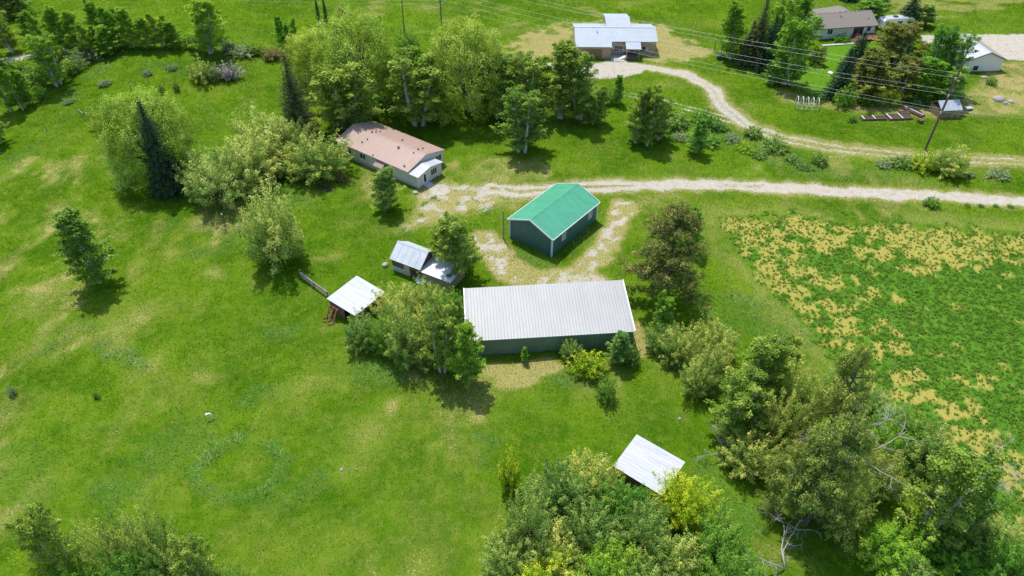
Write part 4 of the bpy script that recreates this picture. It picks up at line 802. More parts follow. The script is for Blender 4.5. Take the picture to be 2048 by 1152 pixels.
# log rail fence by the open shed
a, b = G(603, 556), G(655, 592); r = thing('log_fence', 'grey log rail fence running from a thick post to the open shed', 'fence', (a.x, a.y, hz(a.x, a.y))); v = Vector((b.x - a.x, b.y - a.y, 0)); L = v.length
for t, rad, hh in ((0, .16, 1.6), (.5, .10, 1.2), (1, .10, 1.1)): m = MB(); m.tube([v * t + Vector((0, 0, -.3)), v * t + Vector((0, 0, hh))], rad, 8); m.build('post', M['barnwood'], r)
for z0, z1, rd in ((1.25, 1.05, .11), (.85, .75, .08), (.45, .4, .07)): m = MB(); m.tube([Vector((0, -.12, z0)), v * .5 + Vector((0, -.1, (z0 + z1) / 2 - .05)), v * 1.05 + Vector((0, -.12, z1))], [rd, rd * .9, rd * .8], 8); m.build('rail', M['greywood'], r)
# fence of the right-hand garden
def fence_run(label, pts, H, step, name='garden_fence', rail=True):
    P_ = [G(*p) for p in pts]; o = P_[0]; r = thing(name, label, 'fence', (o.x, o.y, 0)); mesh = MB()
    for p, q in zip(P_[:-1], P_[1:]):
        n = max(1, int((q - p).length / step))
        for k in range(n + (1 if q is P_[-1] else 0)): c = p.lerp(q, k / n) - o; m = MB(); m.tube([c + Vector((0, 0, -.2)), c + Vector((0, 0, H))], .07, 6); m.build('post', M['barnwood'], r)
        for z in (H - .08, H * .6, H * .25): mesh.tube([p - o + Vector((0, 0, z)), q - o + Vector((0, 0, z))], .045 if z > H * .8 and rail else .018, 5)
    mesh.build('rails', M['greywood'], r)
fence_run('wire and rail garden fence below the upper right trees', [(1442, 108), (1480, 125), (1520, 148), (1560, 164)], 1.5, 3.2)
fence_run('pale topped garden fence above the white hoops', [(1562, 165), (1602, 184)], 1.3, 2.6); fence_run('short garden fence between the white hoops and the shrubs', [(1614, 188), (1651, 201)], 1.3, 2.8)
gA, gB = G(1428, 102), G(1442, 108); r = thing('wire_gate', 'tall open wire gate at the corner of the upper right garden', 'gate', (gA.x, gA.y, 0)); v = Vector((gB.x - gA.x, gB.y - gA.y, 0)); m = MB()
for t in (0, 1): m.tube([v * t, v * t + Vector((0, 0, 2.4))], .08, 6)
m.build('gate_posts', M['charcoal'], r); m = MB(); m.bar((0, 0, 2.2), v + Vector((0, 0, 2.2)), .06); m.bar((0, 0, .3), v + Vector((0, 0, .3)), .06); m.bar((0, 0, .3), v + Vector((0, 0, 2.2)), .05); m.build('gate_frame', M['charcoal'], r)
# hoops
g = G(1612, 214); r = thing('hoop_frame', 'row of bent white pipe hoops over a bare garden strip', 'garden frame', (g.x, g.y, hz(g.x, g.y)), R(-12))
for k in range(5):
    m = MB(); x = -2.1 + k * 1.05; m.tube([(x, -1.5 * math.cos(t), 2.1 * math.sin(t) ** .8 if math.sin(t) > 0 else 0) for t in np.linspace(0, math.pi, 15)], .06, 6); m.build('hoop', M['pvc'], r)
m = MB(); m.tube([(-2.1, -1.45, .1), (2.1, -1.45, .1)], .04, 5); m.tube([(-2.1, 1.45, .1), (2.1, 1.45, .1)], .04, 5); m.build('base_pipe', M['pvc'], r)
def bed(label, c, L, D, ang, posts):
    g = G(*c); r = thing('garden_bed', label, 'garden bed', (g.x, g.y, hz(g.x, g.y)), R(ang), 'raised garden beds below the olive trees'); m = MB()
    for (x0, x1, y0, y1) in ((-L / 2, L / 2, -D / 2, -D / 2 + .12), (-L / 2, L / 2, D / 2 - .12, D / 2), (-L / 2, -L / 2 + .12, -D / 2 + .12, D / 2 - .12), (L / 2 - .12, L / 2, -D / 2 + .12, D / 2 - .12)): m.box(x0, x1, y0, y1, -.2, .42)
    m.build('boards', M['deck'], r); m = MB(); m.box(-L / 2 + .12, L / 2 - .12, -D / 2 + .12, D / 2 - .12, -.1, .34); m.build('soil', M['soil'], r)
    for x in posts: m = MB(); m.box(x - .08, x + .08, -D / 2 - .05, D / 2 + .05, .45, .56); m.build('crossbar', M['pvc'], r)
bed('left raised garden bed of brown boards with two white bars', (1746, 239), 5.2, 1.3, 3, (-2.3, 0)); bed('middle raised garden bed of brown boards with dark netting', (1797, 236), 5.0, 2.2, 5, (-2.3, .2)); bed('right raised garden bed set at an angle by the greenhouse', (1826, 226), 1.5, 4.4, 30, (0,))
bed('short raised garden bed between the middle and the right bed', (1808, 228), 2.0, 1.2, 5, ())
# small things
def small(name, label, cat, loc, parts, rot=0.0, group=None):
    g = G(*loc); r = thing(name, label, cat, (g.x, g.y, hz(g.x, g.y)), rot, group)
    for nm, mb, mt in parts: mb.build(nm, mt, r)
    return r
m = MB(); m.tube([(0, 0, -.2), (0, 0, .75), (-.1, 0, 1.0), (-.28, .05, 1.08), (-.5, .1, 1.0)], .085, 8); c = MB(); c.tube([(-.5, .1, 1.02), (-.62, .12, .86)], .16, 8); small('vent_pipe', 'bent white plastic pipe standing alone in the meadow', 'pipe', (427, 838), [('pipe', m, M['pvc']), ('elbow_cap', c, M['pvc'])], R(20))
def tyre(mb, c, R_, r_, n=20):
    b = len(mb.v)
    for i in range(n):
        for k in range(8): a, t = 6.283 * i / n, 6.283 * k / 8; q = R_ + r_ * math.cos(t); mb.v.append((c[0] + q * math.cos(a), c[1] + q * math.sin(a), c[2] + r_ * math.sin(t) * 1.2))
    for i in range(n):
        for k in range(8): mb.f.append((b + i * 8 + k, b + ((i + 1) % n) * 8 + k, b + ((i + 1) % n) * 8 + (k + 1) % 8, b + i * 8 + (k + 1) % 8))
    return mb
for (px, py, lab) in ((643, 375, 'old black tyre planter, the left one in the grass'), (656, 380, 'old black tyre planter, the right one beside pale plants')):
    s = MB(); s.tube([(0, 0, -.1), (0, 0, .12)], .42, 12); small('tyre_planter', lab, 'tyre', (px, py), [('tyre', tyre(MB(), (0, 0, .18), .46, .17), M['dark']), ('soil', s, M['soil'])], 0, 'tyre planters')
# rusty farm implement leaning on the shed
m = MB()
for k in range(3): x = -.7 + k * .7; m.bar((x, -.9, .0), (x + .05, .25, 1.7), .2, .14); m.bar((x - .25, .25, 1.72), (x + .3, .25, 1.72), .14)
m.bar((-.9, -.2, .75), (.9, -.2, .75), .12); m2 = MB()
for k in range(2): tyre(m2, (-.5 + k, -1.1, .12), .45, .06, 14)
small('farm_implement', 'rusty red iron farm implement leaning against the open shed', 'machine', (668, 634), [('frame', m, M['rust']), ('rim', m2, M['rust'])], R(-35))
def rock(rg, R_, seed=0):
    mb = MB(); bm = bmesh.new(); bmesh.ops.create_icosphere(bm, subdivisions=2, radius=R_)
    off = [rg.uniform(-1, 1) for _ in range(9)]
    for v_ in bm.verts: n_ = math.sin(v_.co.x * 3 / R_ + off[0] * 5) + math.sin(v_.co.y * 2.6 / R_ + off[1] * 5) + math.sin(v_.co.z * 3.3 / R_ + off[2] * 5); v_.co *= 1 + .10 * n_; v_.co.z *= .65
    mb.add([tuple(v_.co) for v_ in bm.verts], [tuple(v_.index for v_ in f.verts) for f in bm.faces]); bm.free(); return mb
rr = random.Random(4)
for (px, py, s, lab) in ((770, 531, .55, 'pale grey boulder beside the end wall of the old tin roofed shed'), (1996, 200, 1.1, 'big pale boulder on the tan ground below the garage'), (2022, 204, .6, 'grey rubble stone right of the big boulder'), (2010, 207, .5, 'smaller stone between the two boulders below the garage'), (831, 386, .5, 'white block at the corner of the mobile home steps'), (1363, 264, .35, 'white stone among grey bushes above the track'),
        (1416, 276, .6, 'pale rock in the weeds below the two wheel track'), (47, 38, .7, 'pale rock pile in the shade of the top left tree'), (66, 45, .4, 'small white rock beside the shaded rock pile'), (247, 95, .5, 'brown rock at the foot of the poplar row'), (272, 114, .4, 'small brown rock on the knoll below the poplars'), (684, 942, .22, 'small pale stone in the open meadow'), (1968, 155, .6, 'pale stones by the shaded wall of the garage'), (1359, 838, .2, 'small reddish stone in the grass between the barn and the lone shed')):
    g = G(px, py); o = rock(rr, s).build('boulder', M['stone'], None, True); o.location = (g.x, g.y, hz(g.x, g.y) + s * .2); o.rotation_euler = (0, 0, rr.uniform(0, 6)); tag(o, lab, 'rock', 'stones lying in the grass')
m = MB(); m.tube([(0, 0, 0), (0, 0, .35), (0, 0, .5)], [1.0, 1.05, .75], 14); small('stock_tank', 'round pale tub in the bushes in front of the old tin roofed shed', 'tub', (845, 561), [('tub', m, M['pvc'])])
m = MB(); m.prism([(-.9, .35), (.9, .35), (1.0, .7), (.7, 1.15), (-.7, 1.15), (-1.0, .7)], -.5, .5, 'y'); m2 = MB(); m2.box(-.7, -.5, -.4, .4, -.1, .36); m2.box(.5, .7, -.4, .4, -.1, .36); small('fuel_tank', 'dark grey tank on feet beside the wire gate', 'tank', (1440, 119), [('tank', m, M['charcoal']), ('feet', m2, M['charcoal'])])
m = MB(); m.box(-.45, .45, -.4, .4, 0, .6); m.box(-.5, .5, -.45, .45, .602, .7); small('storage_box', 'small brown wooden box on the grass below the right garden bed', 'box', (1840, 246), [('box', m, M['deck'])], R(20))
m = MB(); m.box(-.8, .8, -.5, .5, .35, .55); m.box(-.8, -.7, -.5, .5, 0, .34); m.box(.7, .8, -.5, .5, 0, .34); small('trough', 'small blue grey trough right of the greenhouse', 'trough', (1936, 219), [('trough', m, M['porcelain'])], R(15))
m = MB(); m.prism([(-2.2, 0), (2.2, 0), (1.5, .8), (.4, 1.3), (-1.0, 1.15), (-1.8, .6)], -1.2, 1.2, 'y'); small('tarp_pile', 'dark tarpaulin covered pile behind the greenhouse in tree shade', 'tarp', (1905, 192), [('tarp', m, M['charcoal'])], R(20))
m = MB(); m.tube([(0, -.3, .9), (0, .3, .9)], .5, 10); m.box(-.5, .5, -.05, .05, 0, .5); small('barbecue_grill', 'covered black grill on the deck of the bungalow', 'grill', (1738, 66), [('grill', m, M['charcoal'])])
m = MB(); m.tube([(0, 0, 0), (0, 0, .12), (0, 0, .2)], [.55, .6, .2], 12); small('yard_disc', 'pale round cover lying on the shaded lawn of the bungalow', 'cover', (1661, 145), [('cover', m, M['pvc'])])

# ------------------------------------------------------------------ dead limbs
def dead(name, label, base, H, az, tilt, rad, seed, depth=3, n=1, mat='deadwood', z0=0.0):
    rg = np.random.default_rng(seed); g = G(*base, z0); mb = MB()
    for k in range(n):
        a = R(az) + (rg.uniform(-1, 1) * .9 if n > 1 else 0); t = R(tilt) * (rg.uniform(.6, 1.2) if n > 1 else 1); branch(mb, rg, np.zeros(3), np.array((math.sin(t) * math.cos(a), math.sin(t) * math.sin(a), math.cos(t))), H * (rg.uniform(.6, 1) if n > 1 else 1), rad, depth)
    o = mb.build(name, M[mat], None, True); o.location = (g.x, g.y, (hz(g.x, g.y) if z0 == 0 else z0)); return tag(o, label, 'dead tree')
dead('dead_branch', 'bleached dead limbs arching out of the olive tree at the right', (1702, 905), 6.5, 165, 62, .11, 1, 3, 3, z0=8.0)
dead('dead_branch', 'long bleached dead limb reaching right over the thicket', (1712, 900), 5.8, -15, 72, .11, 2, 2, 1, z0=5.0)
dead('dead_branch', 'short bleached limb hanging down in the middle of the thicket', (1718, 905), 6.5, -75, 75, .09, 6, 2, 1, z0=6.5)
dead('dead_branch', 'bare upright grey branch behind the dead limbs', (1712, 880), 5.0, 60, 20, .10, 7, 2, 2, z0=7.5)
dead('dead_tree', 'bare whitish dead shrub at the field edge of the thicket', (1925, 985), 6.2, 60, 38, .10, 3, 3, 6)
dead('dead_tree', 'fallen bare grey branches on the dry grass near the bottom edge', (1570, 1140), 6.0, 115, 55, .10, 4, 3, 3)
dead('dead_branch', 'bleached twigs poking left out of the olive bush beside the lone shed', (1450, 905), 3.8, 170, 75, .07, 5, 3, 2, z0=1.0)
dead('dead_tree', 'grey leafless brush at the tip of the thicket near the field', (1572, 740), 3.0, 90, 30, .04, 8, 3, 9)
dead('dead_tree', 'grey leafless brush between the bright bushes at the bottom right', (1862, 1110), 3.6, 60, 30, .05, 9, 3, 9, mat='bark')

# ------------------------------------------------------------------ the plants: kind, base x, base y, top y, crown width (photograph pixels), label, leaf
GA, GW, GS, GO, GP, GB, GV = 'aspens and poplars in the middle distance', 'big lime green willows', 'dark spruce trees', 'olive and yellow tipped crab apple bushes', 'poplars at the top left', 'small bushes and brush', 'trees of the upper right garden'
ROWS = [
# top left
('aspen', 30, 104, 6, 62, 'dark leaning poplar at the left edge above the dirt lane', 'aspen', GP), ('aspen', 45, 31, -22, 52, 'poplar in the top left corner casting shade on a rock pile', 'aspen', GP), ('aspen', 12, 40, -18, 44, 'poplar cut by the top left corner of the photo', 'aspen', GP),
('poplar', 80, 106, 25, 41, 'first poplar of the top left row, behind the big leaning one', 'aspen', GP), ('poplar', 108, 112, 17, 43, 'second poplar of the top left row, above the grey brush', 'poplar', GP), ('poplar', 137, 112, 13, 43, 'third and tallest poplar of the left half of the top row', 'poplar', GP), ('poplar', 165, 108, 21, 41, 'fourth poplar of the top left row', 'poplar', GP),
('poplar', 192, 112, 43, 41, 'small poplar in front of the middle of the top row', 'poplar', GP), ('poplar', 222, 110, 51, 43, 'low poplar with shade at its foot, front of the top row', 'poplar', GP), ('poplar', 210, 92, 7, 41, 'poplar right of the bare curved trunk', 'poplar', GP), ('poplar', 238, 94, 9, 49, 'broad poplar in the middle of the top row', 'poplar', GP), ('poplar', 268, 95, 15, 43, 'poplar in the right half of the top row', 'poplar', GP),
('poplar', 298, 97, 35, 43, 'short poplar in the right half of the top row', 'poplar', GP), ('poplar', 330, 94, 21, 41, 'last bushy poplar of the top row', 'poplar', GP), ('poplar', 352, 96, 41, 37, 'small poplar between the row and the tall one', 'poplar', GP), ('aspen', 418, 105, -14, 76, 'tall dark poplar standing at the right end of the top left row', 'poplar', GP),
('aspen', 116, 170, 68, 66, 'big leaning poplar on the slope, shade at its right foot', 'poplar', GP), ('poplar', 22, 224, 109, 41, 'tall thin poplar at the left edge of the slope', 'poplar', GP), ('poplar', 48, 218, 131, 39, 'middle poplar of the three on the left slope', 'poplar', GP), ('poplar', 62, 208, 141, 31, 'right smaller poplar of the three on the left slope', 'poplar', GP),
('poplar', 2, 286, 205, 39, 'dark tree cut by the left edge of the photo', 'aspen', GP), ('poplar', 4, 150, 103, 37, 'pale green poplar at the left edge by the dirt lane', 'poplar', GP),
('shrub', 70, 172, 134, 46, 'olive bush on the slope behind the big leaning poplar', 'drab', GB), ('shrub', 150, 148, 112, 46, 'grey green brush at the foot of the top left row', 'drab', GB), ('shrub', 175, 126, 92, 60, 'grey brush under the middle of the top left row', 'sage', GB), ('shrub', 85, 202, 168, 26, 'thin young bush right of the three slope poplars', 'green', GB), ('shrub', 128, 128, 96, 40, 'brownish brush left under the top row', 'rust', GB),
('shrub', 30, 148, 118, 44, 'low green bush below the dirt lane', 'green', GB), ('shrub', 388, 100, 68, 34, 'grey green bush left of the foot of the tall poplar', 'drab', GB), ('shrub', 458, 102, 78, 34, 'pale bush right of the foot of the tall poplar', 'sage', GB), ('shrub', 512, 110, 84, 32, 'round yellow green bush in the top meadow', 'poplar', GB), ('shrub', 545, 120, 92, 50, 'rusty brown brush below the bright young poplars', 'rust', GB), ('shrub', 480, 108, 94, 60, 'low grey brush behind the lilac', 'sage', GB),
('shrub', 403, 166, 118, 54, 'yellow tipped bush left of the lilac', 'olive', GB), ('shrub', 432, 162, 128, 30, 'sparse grey bush between yellow bush and lilac', 'sage', GB), ('shrub', 459, 161, 122, 42, 'round lilac bush covered in pale pink bloom', 'lilac', GB), ('shrub', 354, 183, 160, 14, 'tiny dark bush on the knoll, the right one', 'drab', GB), ('shrub', 325, 187, 166, 14, 'tiny bush on the knoll, the left one', 'drab', GB), ('shrub', 300, 150, 138, 24, 'low grey weed clump in the middle of the knoll', 'sage', GB), ('shrub', 350, 140, 128, 22, 'low grey weed clump at the back of the knoll', 'sage', GB), ('shrub', 215, 172, 158, 26, 'low pale weed clump on the left of the knoll', 'sage', GB), ('shrub', 142, 208, 196, 24, 'low pale weed clump on the left slope', 'sage', GB),
('shrub', 205, 262, 208, 54, 'yellowish bush left of the lime willow', 'olive', GB),
('willow', 292, 366, 196, 158, 'lime green willow beside the dark pointed spruce at the left', 'willow', GW), ('spruce', 344, 382, 208, 70, 'dark pointed spruce in front of the lime willow', 'spruce', GS),
('poplar', 200, 566, 422, 84, 'lone dark birch on the open left meadow', 'aspen', GA),
# olive clump left of the mobile home
('olive', 425, 412, 300, 130, 'pale yellow crab apple at the lower left of the big clump', 'paleolive', GO), ('olive', 490, 380, 272, 120, 'pale yellow crab apple in the middle of the big clump', 'paleolive', GO), ('olive', 530, 330, 218, 128, 'tall pale yellow crab apple at the back of the big clump', 'paleolive', GO), ('olive', 585, 320, 240, 80, 'olive crab apple between the clump and the dark spruce', 'olive', GO), ('olive', 632, 362, 268, 118, 'olive crab apple at the left end wall of the mobile home', 'olive', GO), ('olive', 560, 355, 290, 80, 'shady crab apple in the hollow of the big clump', 'olive', GO), ('shrub', 400, 385, 345, 44, 'mauve tinged low bush between spruce and pale crab apple', 'sage', GB),
('shrub', 683, 364, 342, 26, 'round brown dry bush near the tyre planters', 'rust', GB), ('olive', 541, 530, 384, 116, 'yellow green apple tree standing alone above the meadow', 'paleolive', GO), ('aspen', 765, 418, 335, 62, 'rusty olive tree in front of the mobile home', 'olive', GA),
('spruce', 604, 278, 110, 72, 'tall rusty tipped spruce left of the mobile home', 'rustspruce', GS), ('poplar', 568, 100, 32, 28, 'bright young poplar at the top, left of the pair', 'bright', GA), ('poplar', 588, 98, 36, 28, 'bright young poplar at the top, right of the pair', 'bright', GA), ('slimspruce', 644, 74, 0, 15, 'narrow dark spruce at the top, left of the pair', 'spruce', GS), ('slimspruce', 659, 76, -4, 15, 'narrow dark spruce at the top, right of the pair', 'spruce', GS), ('poplar', 690, 66, 14, 34, 'rusty topped tree above the big willow', 'rust', GA), ('olive', 738, 84, 34, 50, 'thin green bush tree above the big willow', 'green', GB), ('poplar', 622, 70, 50, 14, 'small grey green sapling behind the big willow', 'drab', GA),
('willow', 712, 226, 48, 156, 'big lime willow behind the left end of the mobile home', 'willow', GW), ('willow', 632, 180, 68, 116, 'lower lime willow left of the big one', 'willow', GW), ('willow', 930, 236, 60, 150, 'big lime willow above the right end of the mobile home', 'willow', GW), ('aspen', 697, 254, 116, 124, 'grey aspen with leaning pale trunk at the far corner of the mobile home', 'aspen', GA), ('aspen', 838, 248, 106, 116, 'grey green aspen between the two big willows', 'aspen', GA), ('olive', 812, 112, 56, 62, 'bright green apple tree at the foot of the thin dark pole', 'green', GB),
('aspen', 790, 205, 108, 84, 'small aspen right of the big left willow', 'aspen', GA), ('aspen', 1002, 238, 114, 92, 'aspen at the right flank of the right willow', 'aspen', GA), ('aspen', 1056, 232, 108, 90, 'aspen in the middle of the far aspen row', 'aspen', GA), ('aspen', 1118, 240, 94, 88, 'tall aspen near the farmhouse driveway, left stem', 'aspen', GA), ('aspen', 1160, 236, 94, 84, 'tall aspen near the farmhouse driveway, right stem', 'aspen', GA), ('aspen', 1044, 302, 178, 88, 'aspen with clear white trunk above the green shed', 'aspen', GA), ('poplar', 1190, 248, 178, 44, 'small aspen right of the tall ones by the driveway', 'aspen', GA), ('poplar', 1234, 208, 150, 24, 'slim sapling at the edge of the gravel driveway', 'green', GA), ('shrub', 1215, 210, 178, 40, 'low brush at the foot of the slim sapling', 'green', GB),
('aspen', 1266, 286, 176, 56, 'left aspen of the dense group on the bank', 'aspen', GA), ('aspen', 1290, 290, 176, 52, 'middle aspen of the dense group on the bank', 'aspen', GA), ('aspen', 1316, 278, 196, 50, 'right lower aspen of the dense group on the bank', 'aspen', GA), ('poplar', 1391, 306, 238, 40, 'small lone aspen right of the group on the bank', 'green', GA),
# brush on the bank
('shrub', 1352, 256, 222, 58, 'grey brush left of the driveway bend', 'drab', GB), ('shrub', 1412, 256, 220, 64, 'grey green brush inside the driveway bend', 'green', GB), ('shrub', 1550, 306, 272, 64, 'dark spreading bush below the two wheel track', 'drab', GB), ('shrub', 1508, 276, 250, 42, 'dark round bush at the edge of the bend', 'drab', GB), ('shrub', 1641, 330, 302, 34, 'dark round bush between the two tracks', 'drab', GB), ('shrub', 1365, 282, 265, 35, 'low grey sage clump on the bank', 'sage', GB), ('shrub', 1420, 292, 270, 46, 'low green sage clump on the bank', 'green', GB), ('shrub', 1465, 284, 267, 37, 'low grey sage mound below the bend', 'sage', GB), ('shrub', 1490, 304, 286, 40, 'low yellow flowering mound on the bank', 'yellow', GB), ('shrub', 1520, 318, 301, 32, 'low grey mound beside the dark spreading bush', 'drab', GB), ('shrub', 1588, 326, 309, 37, 'low grey green mound right of the dark spreading bush', 'drab', GB), ('shrub', 1612, 340, 327, 29, 'small grey mound nearest the lower track', 'drab', GB), ('shrub', 1440, 262, 243, 32, 'pale brush mound at the inner bend', 'drab', GB),
('shrub', 1805, 338, 308, 56, 'dark low bush left of the yellow green clump by the pole', 'drab', GB), ('shrub', 1850, 342, 302, 56, 'bright yellow green bush at the foot of the leaning pole', 'yellow', GB), ('olive', 1905, 352, 294, 82, 'big olive bush right of the foot of the leaning pole', 'olive', GB), ('shrub', 1770, 334, 322, 34, 'low grey bush at the left end of the clump by the pole', 'sage', GB), ('shrub', 1938, 354, 336, 30, 'low grey bush at the right end of the clump by the pole', 'sage', GB), ('shrub', 2000, 358, 336, 44, 'low grey bush at the right edge below the driveway', 'sage', GB), ('shrub', 1865, 416, 392, 36, 'small green bush on the lower edge of the white track', 'green', GB),
('shrub', 1936, 414, 405, 14, 'tiny weed tuft by the white track, leftmost of four', 'green', GB), ('shrub', 1963, 415, 406, 12, 'tiny weed tuft by the white track, second of four', 'green', GB), ('shrub', 1993, 415, 407, 12, 'tiny weed tuft by the white track, third of four', 'green', GB), ('shrub', 2022, 416, 407, 14, 'tiny weed tuft by the white track, rightmost of four', 'green', GB),
# upper right garden
('aspen', 1476, 118, 4, 58, 'tall pale green tree left of the two spruces by the wire gate', 'poplar', GV), ('spruce', 1521, 130, 0, 52, 'tall spruce by the garden fence, the pointed front one', 'rustspruce', GV), ('spruce', 1542, 140, 30, 50, 'darker spruce right behind the pointed one', 'spruce', GV), ('spruce', 1500, 128, 44, 44, 'lower spruce left of the pointed one', 'rustspruce', GV), ('aspen', 1592, 166, 22, 84, 'big green poplar in front of the left end of the bungalow', 'poplar', GV), ('aspen', 1566, 110, -12, 60, 'green poplar at the top behind the big one', 'poplar', GV), ('aspen', 1612, 96, -10, 44, 'dark green tree touching the left wall of the bungalow', 'green', GV), ('aspen', 1548, 168, 110, 40, 'small reddish green tree beside the garden fence', 'green', GV),
('poplar', 1637, 128, 94, 30, 'little reddish leaved tree on the bungalow lawn', 'rust', GV), ('shrub', 1685, 84, 68, 34, 'dark bush against the bungalow wall', 'green', GV), ('spruce', 1719, 140, 64, 50, 'blue grey spruce in front of the bungalow deck', 'spruce', GV), ('spruce', 1688, 196, 100, 48, 'green spruce left of the olive trees, at the lawn edge', 'spruce', GV), ('aspen', 1800, 122, 44, 80, 'olive tree below the travel trailer', 'bronze', GV), ('aspen', 1760, 200, 106, 86, 'broad olive tree in the middle of the garden', 'bronze', GV), ('aspen', 1738, 190, 118, 60, 'olive tree left of the broad one', 'rust', GV), ('aspen', 1812, 196, 118, 60, 'olive green tree right of the narrow dark spruce', 'bronze', GV), ('slimspruce', 1805, 172, 88, 24, 'narrow dark spruce between the olive trees', 'spruce', GV), ('aspen', 1836, 150, 92, 50, 'drab olive tree left of the parking area', 'bronze', GV), ('spruce', 1862, 130, 72, 26, 'small dark spruce at the edge of the parking area', 'spruce', GV), ('aspen', 1886, 180, 52, 66, 'tall green poplar left of the garage', 'green', GV), ('aspen', 1912, 182, 66, 56, 'tall poplar hiding the left side of the garage', 'green', GV), ('aspen', 1862, 196, 112, 70, 'bright green tree below the small dark spruce', 'bright', GV), ('spruce', 1906, 110, 54, 22, 'rusty spruce tip rising behind the poplars by the garage', 'rustspruce', GV), ('aspen', 1896, 208, 134, 56, 'green tree shading the greenhouse', 'green', GV),
('shrub', 1692, 214, 172, 44, 'bright yellow green bush, left in front of the olive trees', 'bright', GV), ('shrub', 1738, 212, 180, 44, 'green bush in the middle in front of the olive trees', 'poplar', GV), ('shrub', 1788, 212, 176, 40, 'bright yellow green bush, right in front of the olive trees', 'yellow', GV), ('shrub', 1705, 244, 228, 22, 'small green plant left of the raised beds', 'green', GV), ('shrub', 1838, 212, 186, 44, 'dark brush left of the greenhouse', 'drab', GV), ('aspen', 1748, 44, -8, 62, 'round green tree behind the right end of the bungalow', 'green', GV), ('spruce', 1824, 52, -14, 52, 'dark spruce behind the travel trailer', 'spruce', GV), ('poplar', 1853, 52, 8, 44, 'grey green pine right behind the travel trailer', 'drab', GV), ('shrub', 1985, 170, 152, 24, 'small weed bush on the tan ground below the garage', 'poplar', GV), ('aspen', 1600, 30, -30, 50, 'tree at the top edge left of the bungalow', 'green', GV), ('spruce', 1700, -2, -40, 40, 'spruce cut by the top edge behind the bungalow', 'spruce', GV),
# middle
('aspen', 926, 548, 428, 92, 'aspen leaning over the old tin roofed shed', 'aspen', GA), ('aspen', 893, 530, 452, 60, 'lower aspen against the back of the old tin roofed shed', 'aspen', GA), ('pine', 1328, 602, 420, 140, 'large ragged dark pine right of the green shed', 'darkpine', 'pines'), ('aspen', 1385, 500, 415, 40, 'dark green tree hidden behind the ragged pine', 'green', GA), ('aspen', 1316, 668, 592, 44, 'wind bent green tree at the right end of the barn', 'poplar', GA),
('olive', 720, 700, 628, 74, 'grey green bush right of the rusty implement', 'drab', GO), ('olive', 770, 712, 632, 60, 'green bush between the grey one and the yellow crab apples', 'green', GO), ('olive', 812, 732, 622, 100, 'yellow tipped crab apple in the front of the barn clump', 'olive', GO), ('olive', 800, 660, 568, 96, 'yellow tipped crab apple beside the open shed roof', 'olive', GO), ('olive', 858, 640, 560, 90, 'yellow tipped crab apple below the lean to', 'olive', GO), ('olive', 862, 705, 612, 80, 'yellow tipped crab apple in the middle of the barn clump', 'olive', GO), ('olive', 904, 652, 582, 62, 'green tipped crab apple against the left barn end', 'green', GO), ('aspen', 886, 742, 606, 70, 'dark green poplar at the right of the barn clump', 'aspen', GA), ('poplar', 938, 766, 650, 66, 'poplar in front of the left barn corner', 'poplar', GA), ('poplar', 912, 700, 590, 50, 'poplar behind, along the left barn end', 'aspen', GA), ('aspen', 845, 728, 680, 56, 'flowering bush at the foot of the barn clump', 'olive', GO),
('poplar', 1049, 724, 694, 14, 'tiny sapling in front of the barn wall', 'bright', GB), ('olive', 1142, 724, 678, 46, 'grey green bush at the barn wall left of the yellow green one', 'drab', GB), ('shrub', 1176, 756, 698, 66, 'bright yellow green rounded bush in front of the barn', 'yellow', GB), ('poplar', 1236, 726, 666, 44, 'ragged green bush at the right part of the barn wall', 'drab', GB), ('shrub', 1268, 732, 690, 30, 'grey green bush at the right barn corner', 'drab', GB), ('shrub', 1214, 806, 754, 44, 'dark green bush alone in the grass below the barn', 'green', GB), ('shrub', 1018, 984, 902, 50, 'bright yellow bush alone in the lower meadow', 'yellow', GB), ('shrub', 190, 797, 780, 14, 'tiny bright sprig in the left meadow', 'bright', GB), ('shrub', 22, 792, 772, 18, 'tiny blue green weed clump at the left meadow edge', 'sage', GB),
# thicket on the right
('olive', 1330, 712, 648, 70, 'grey olive bush at the top left of the right thicket', 'drab', GO), ('olive', 1368, 735, 652, 78, 'yellow tipped bush below the wind bent tree', 'olive', GO), ('olive', 1434, 726, 638, 88, 'yellow tipped bush at the top of the right thicket', 'olive', GO), ('olive', 1400, 795, 716, 70, 'yellow tipped bush on the left flank of the right thicket', 'olive', GO), ('olive', 1420, 770, 690, 70, 'olive bush in the second row of the right thicket', 'olive', GO), ('shrub', 1348, 738, 706, 40, 'grey dark brush at the left foot of the right thicket', 'drab', GB), ('aspen', 1515, 832, 690, 112, 'tall grey green tree in the middle left of the thicket', 'aspen', GA), ('aspen', 1460, 868, 752, 100, 'drooping grey green tree on the left edge of the thicket', 'aspen', GA), ('aspen', 1490, 882, 790, 70, 'shorter green tree in the shadow of the thicket edge', 'green', GA), ('aspen', 1545, 760, 680, 70, 'grey green tree at the top of the thicket near the field', 'aspen', GA),
('pine', 1628, 915, 696, 132, 'tall olive pine in the middle of the right thicket', 'pine', 'pines'), ('olive', 1556, 905, 790, 96, 'yellow olive bush left of the tall olive pine', 'olive', GO), ('olive', 1600, 860, 740, 96, 'yellow olive bush under the tall olive pine', 'olive', GO), ('olive', 1505, 960, 860, 110, 'yellow olive bush near the lone shed, left front of the thicket', 'olive', GO), ('pine', 1610, 1050, 850, 150, 'broad olive pine in the lower middle of the thicket', 'pine', 'pines'), ('pine', 1560, 1020, 868, 100, 'dark olive pine above the deep shade at the bottom', 'pine', 'pines'), ('olive', 1690, 1062, 950, 100, 'olive bush below the dead limbs', 'olive', GO), ('olive', 1760, 1000, 900, 96, 'olive green bush right of the dead limbs', 'olive', GO),
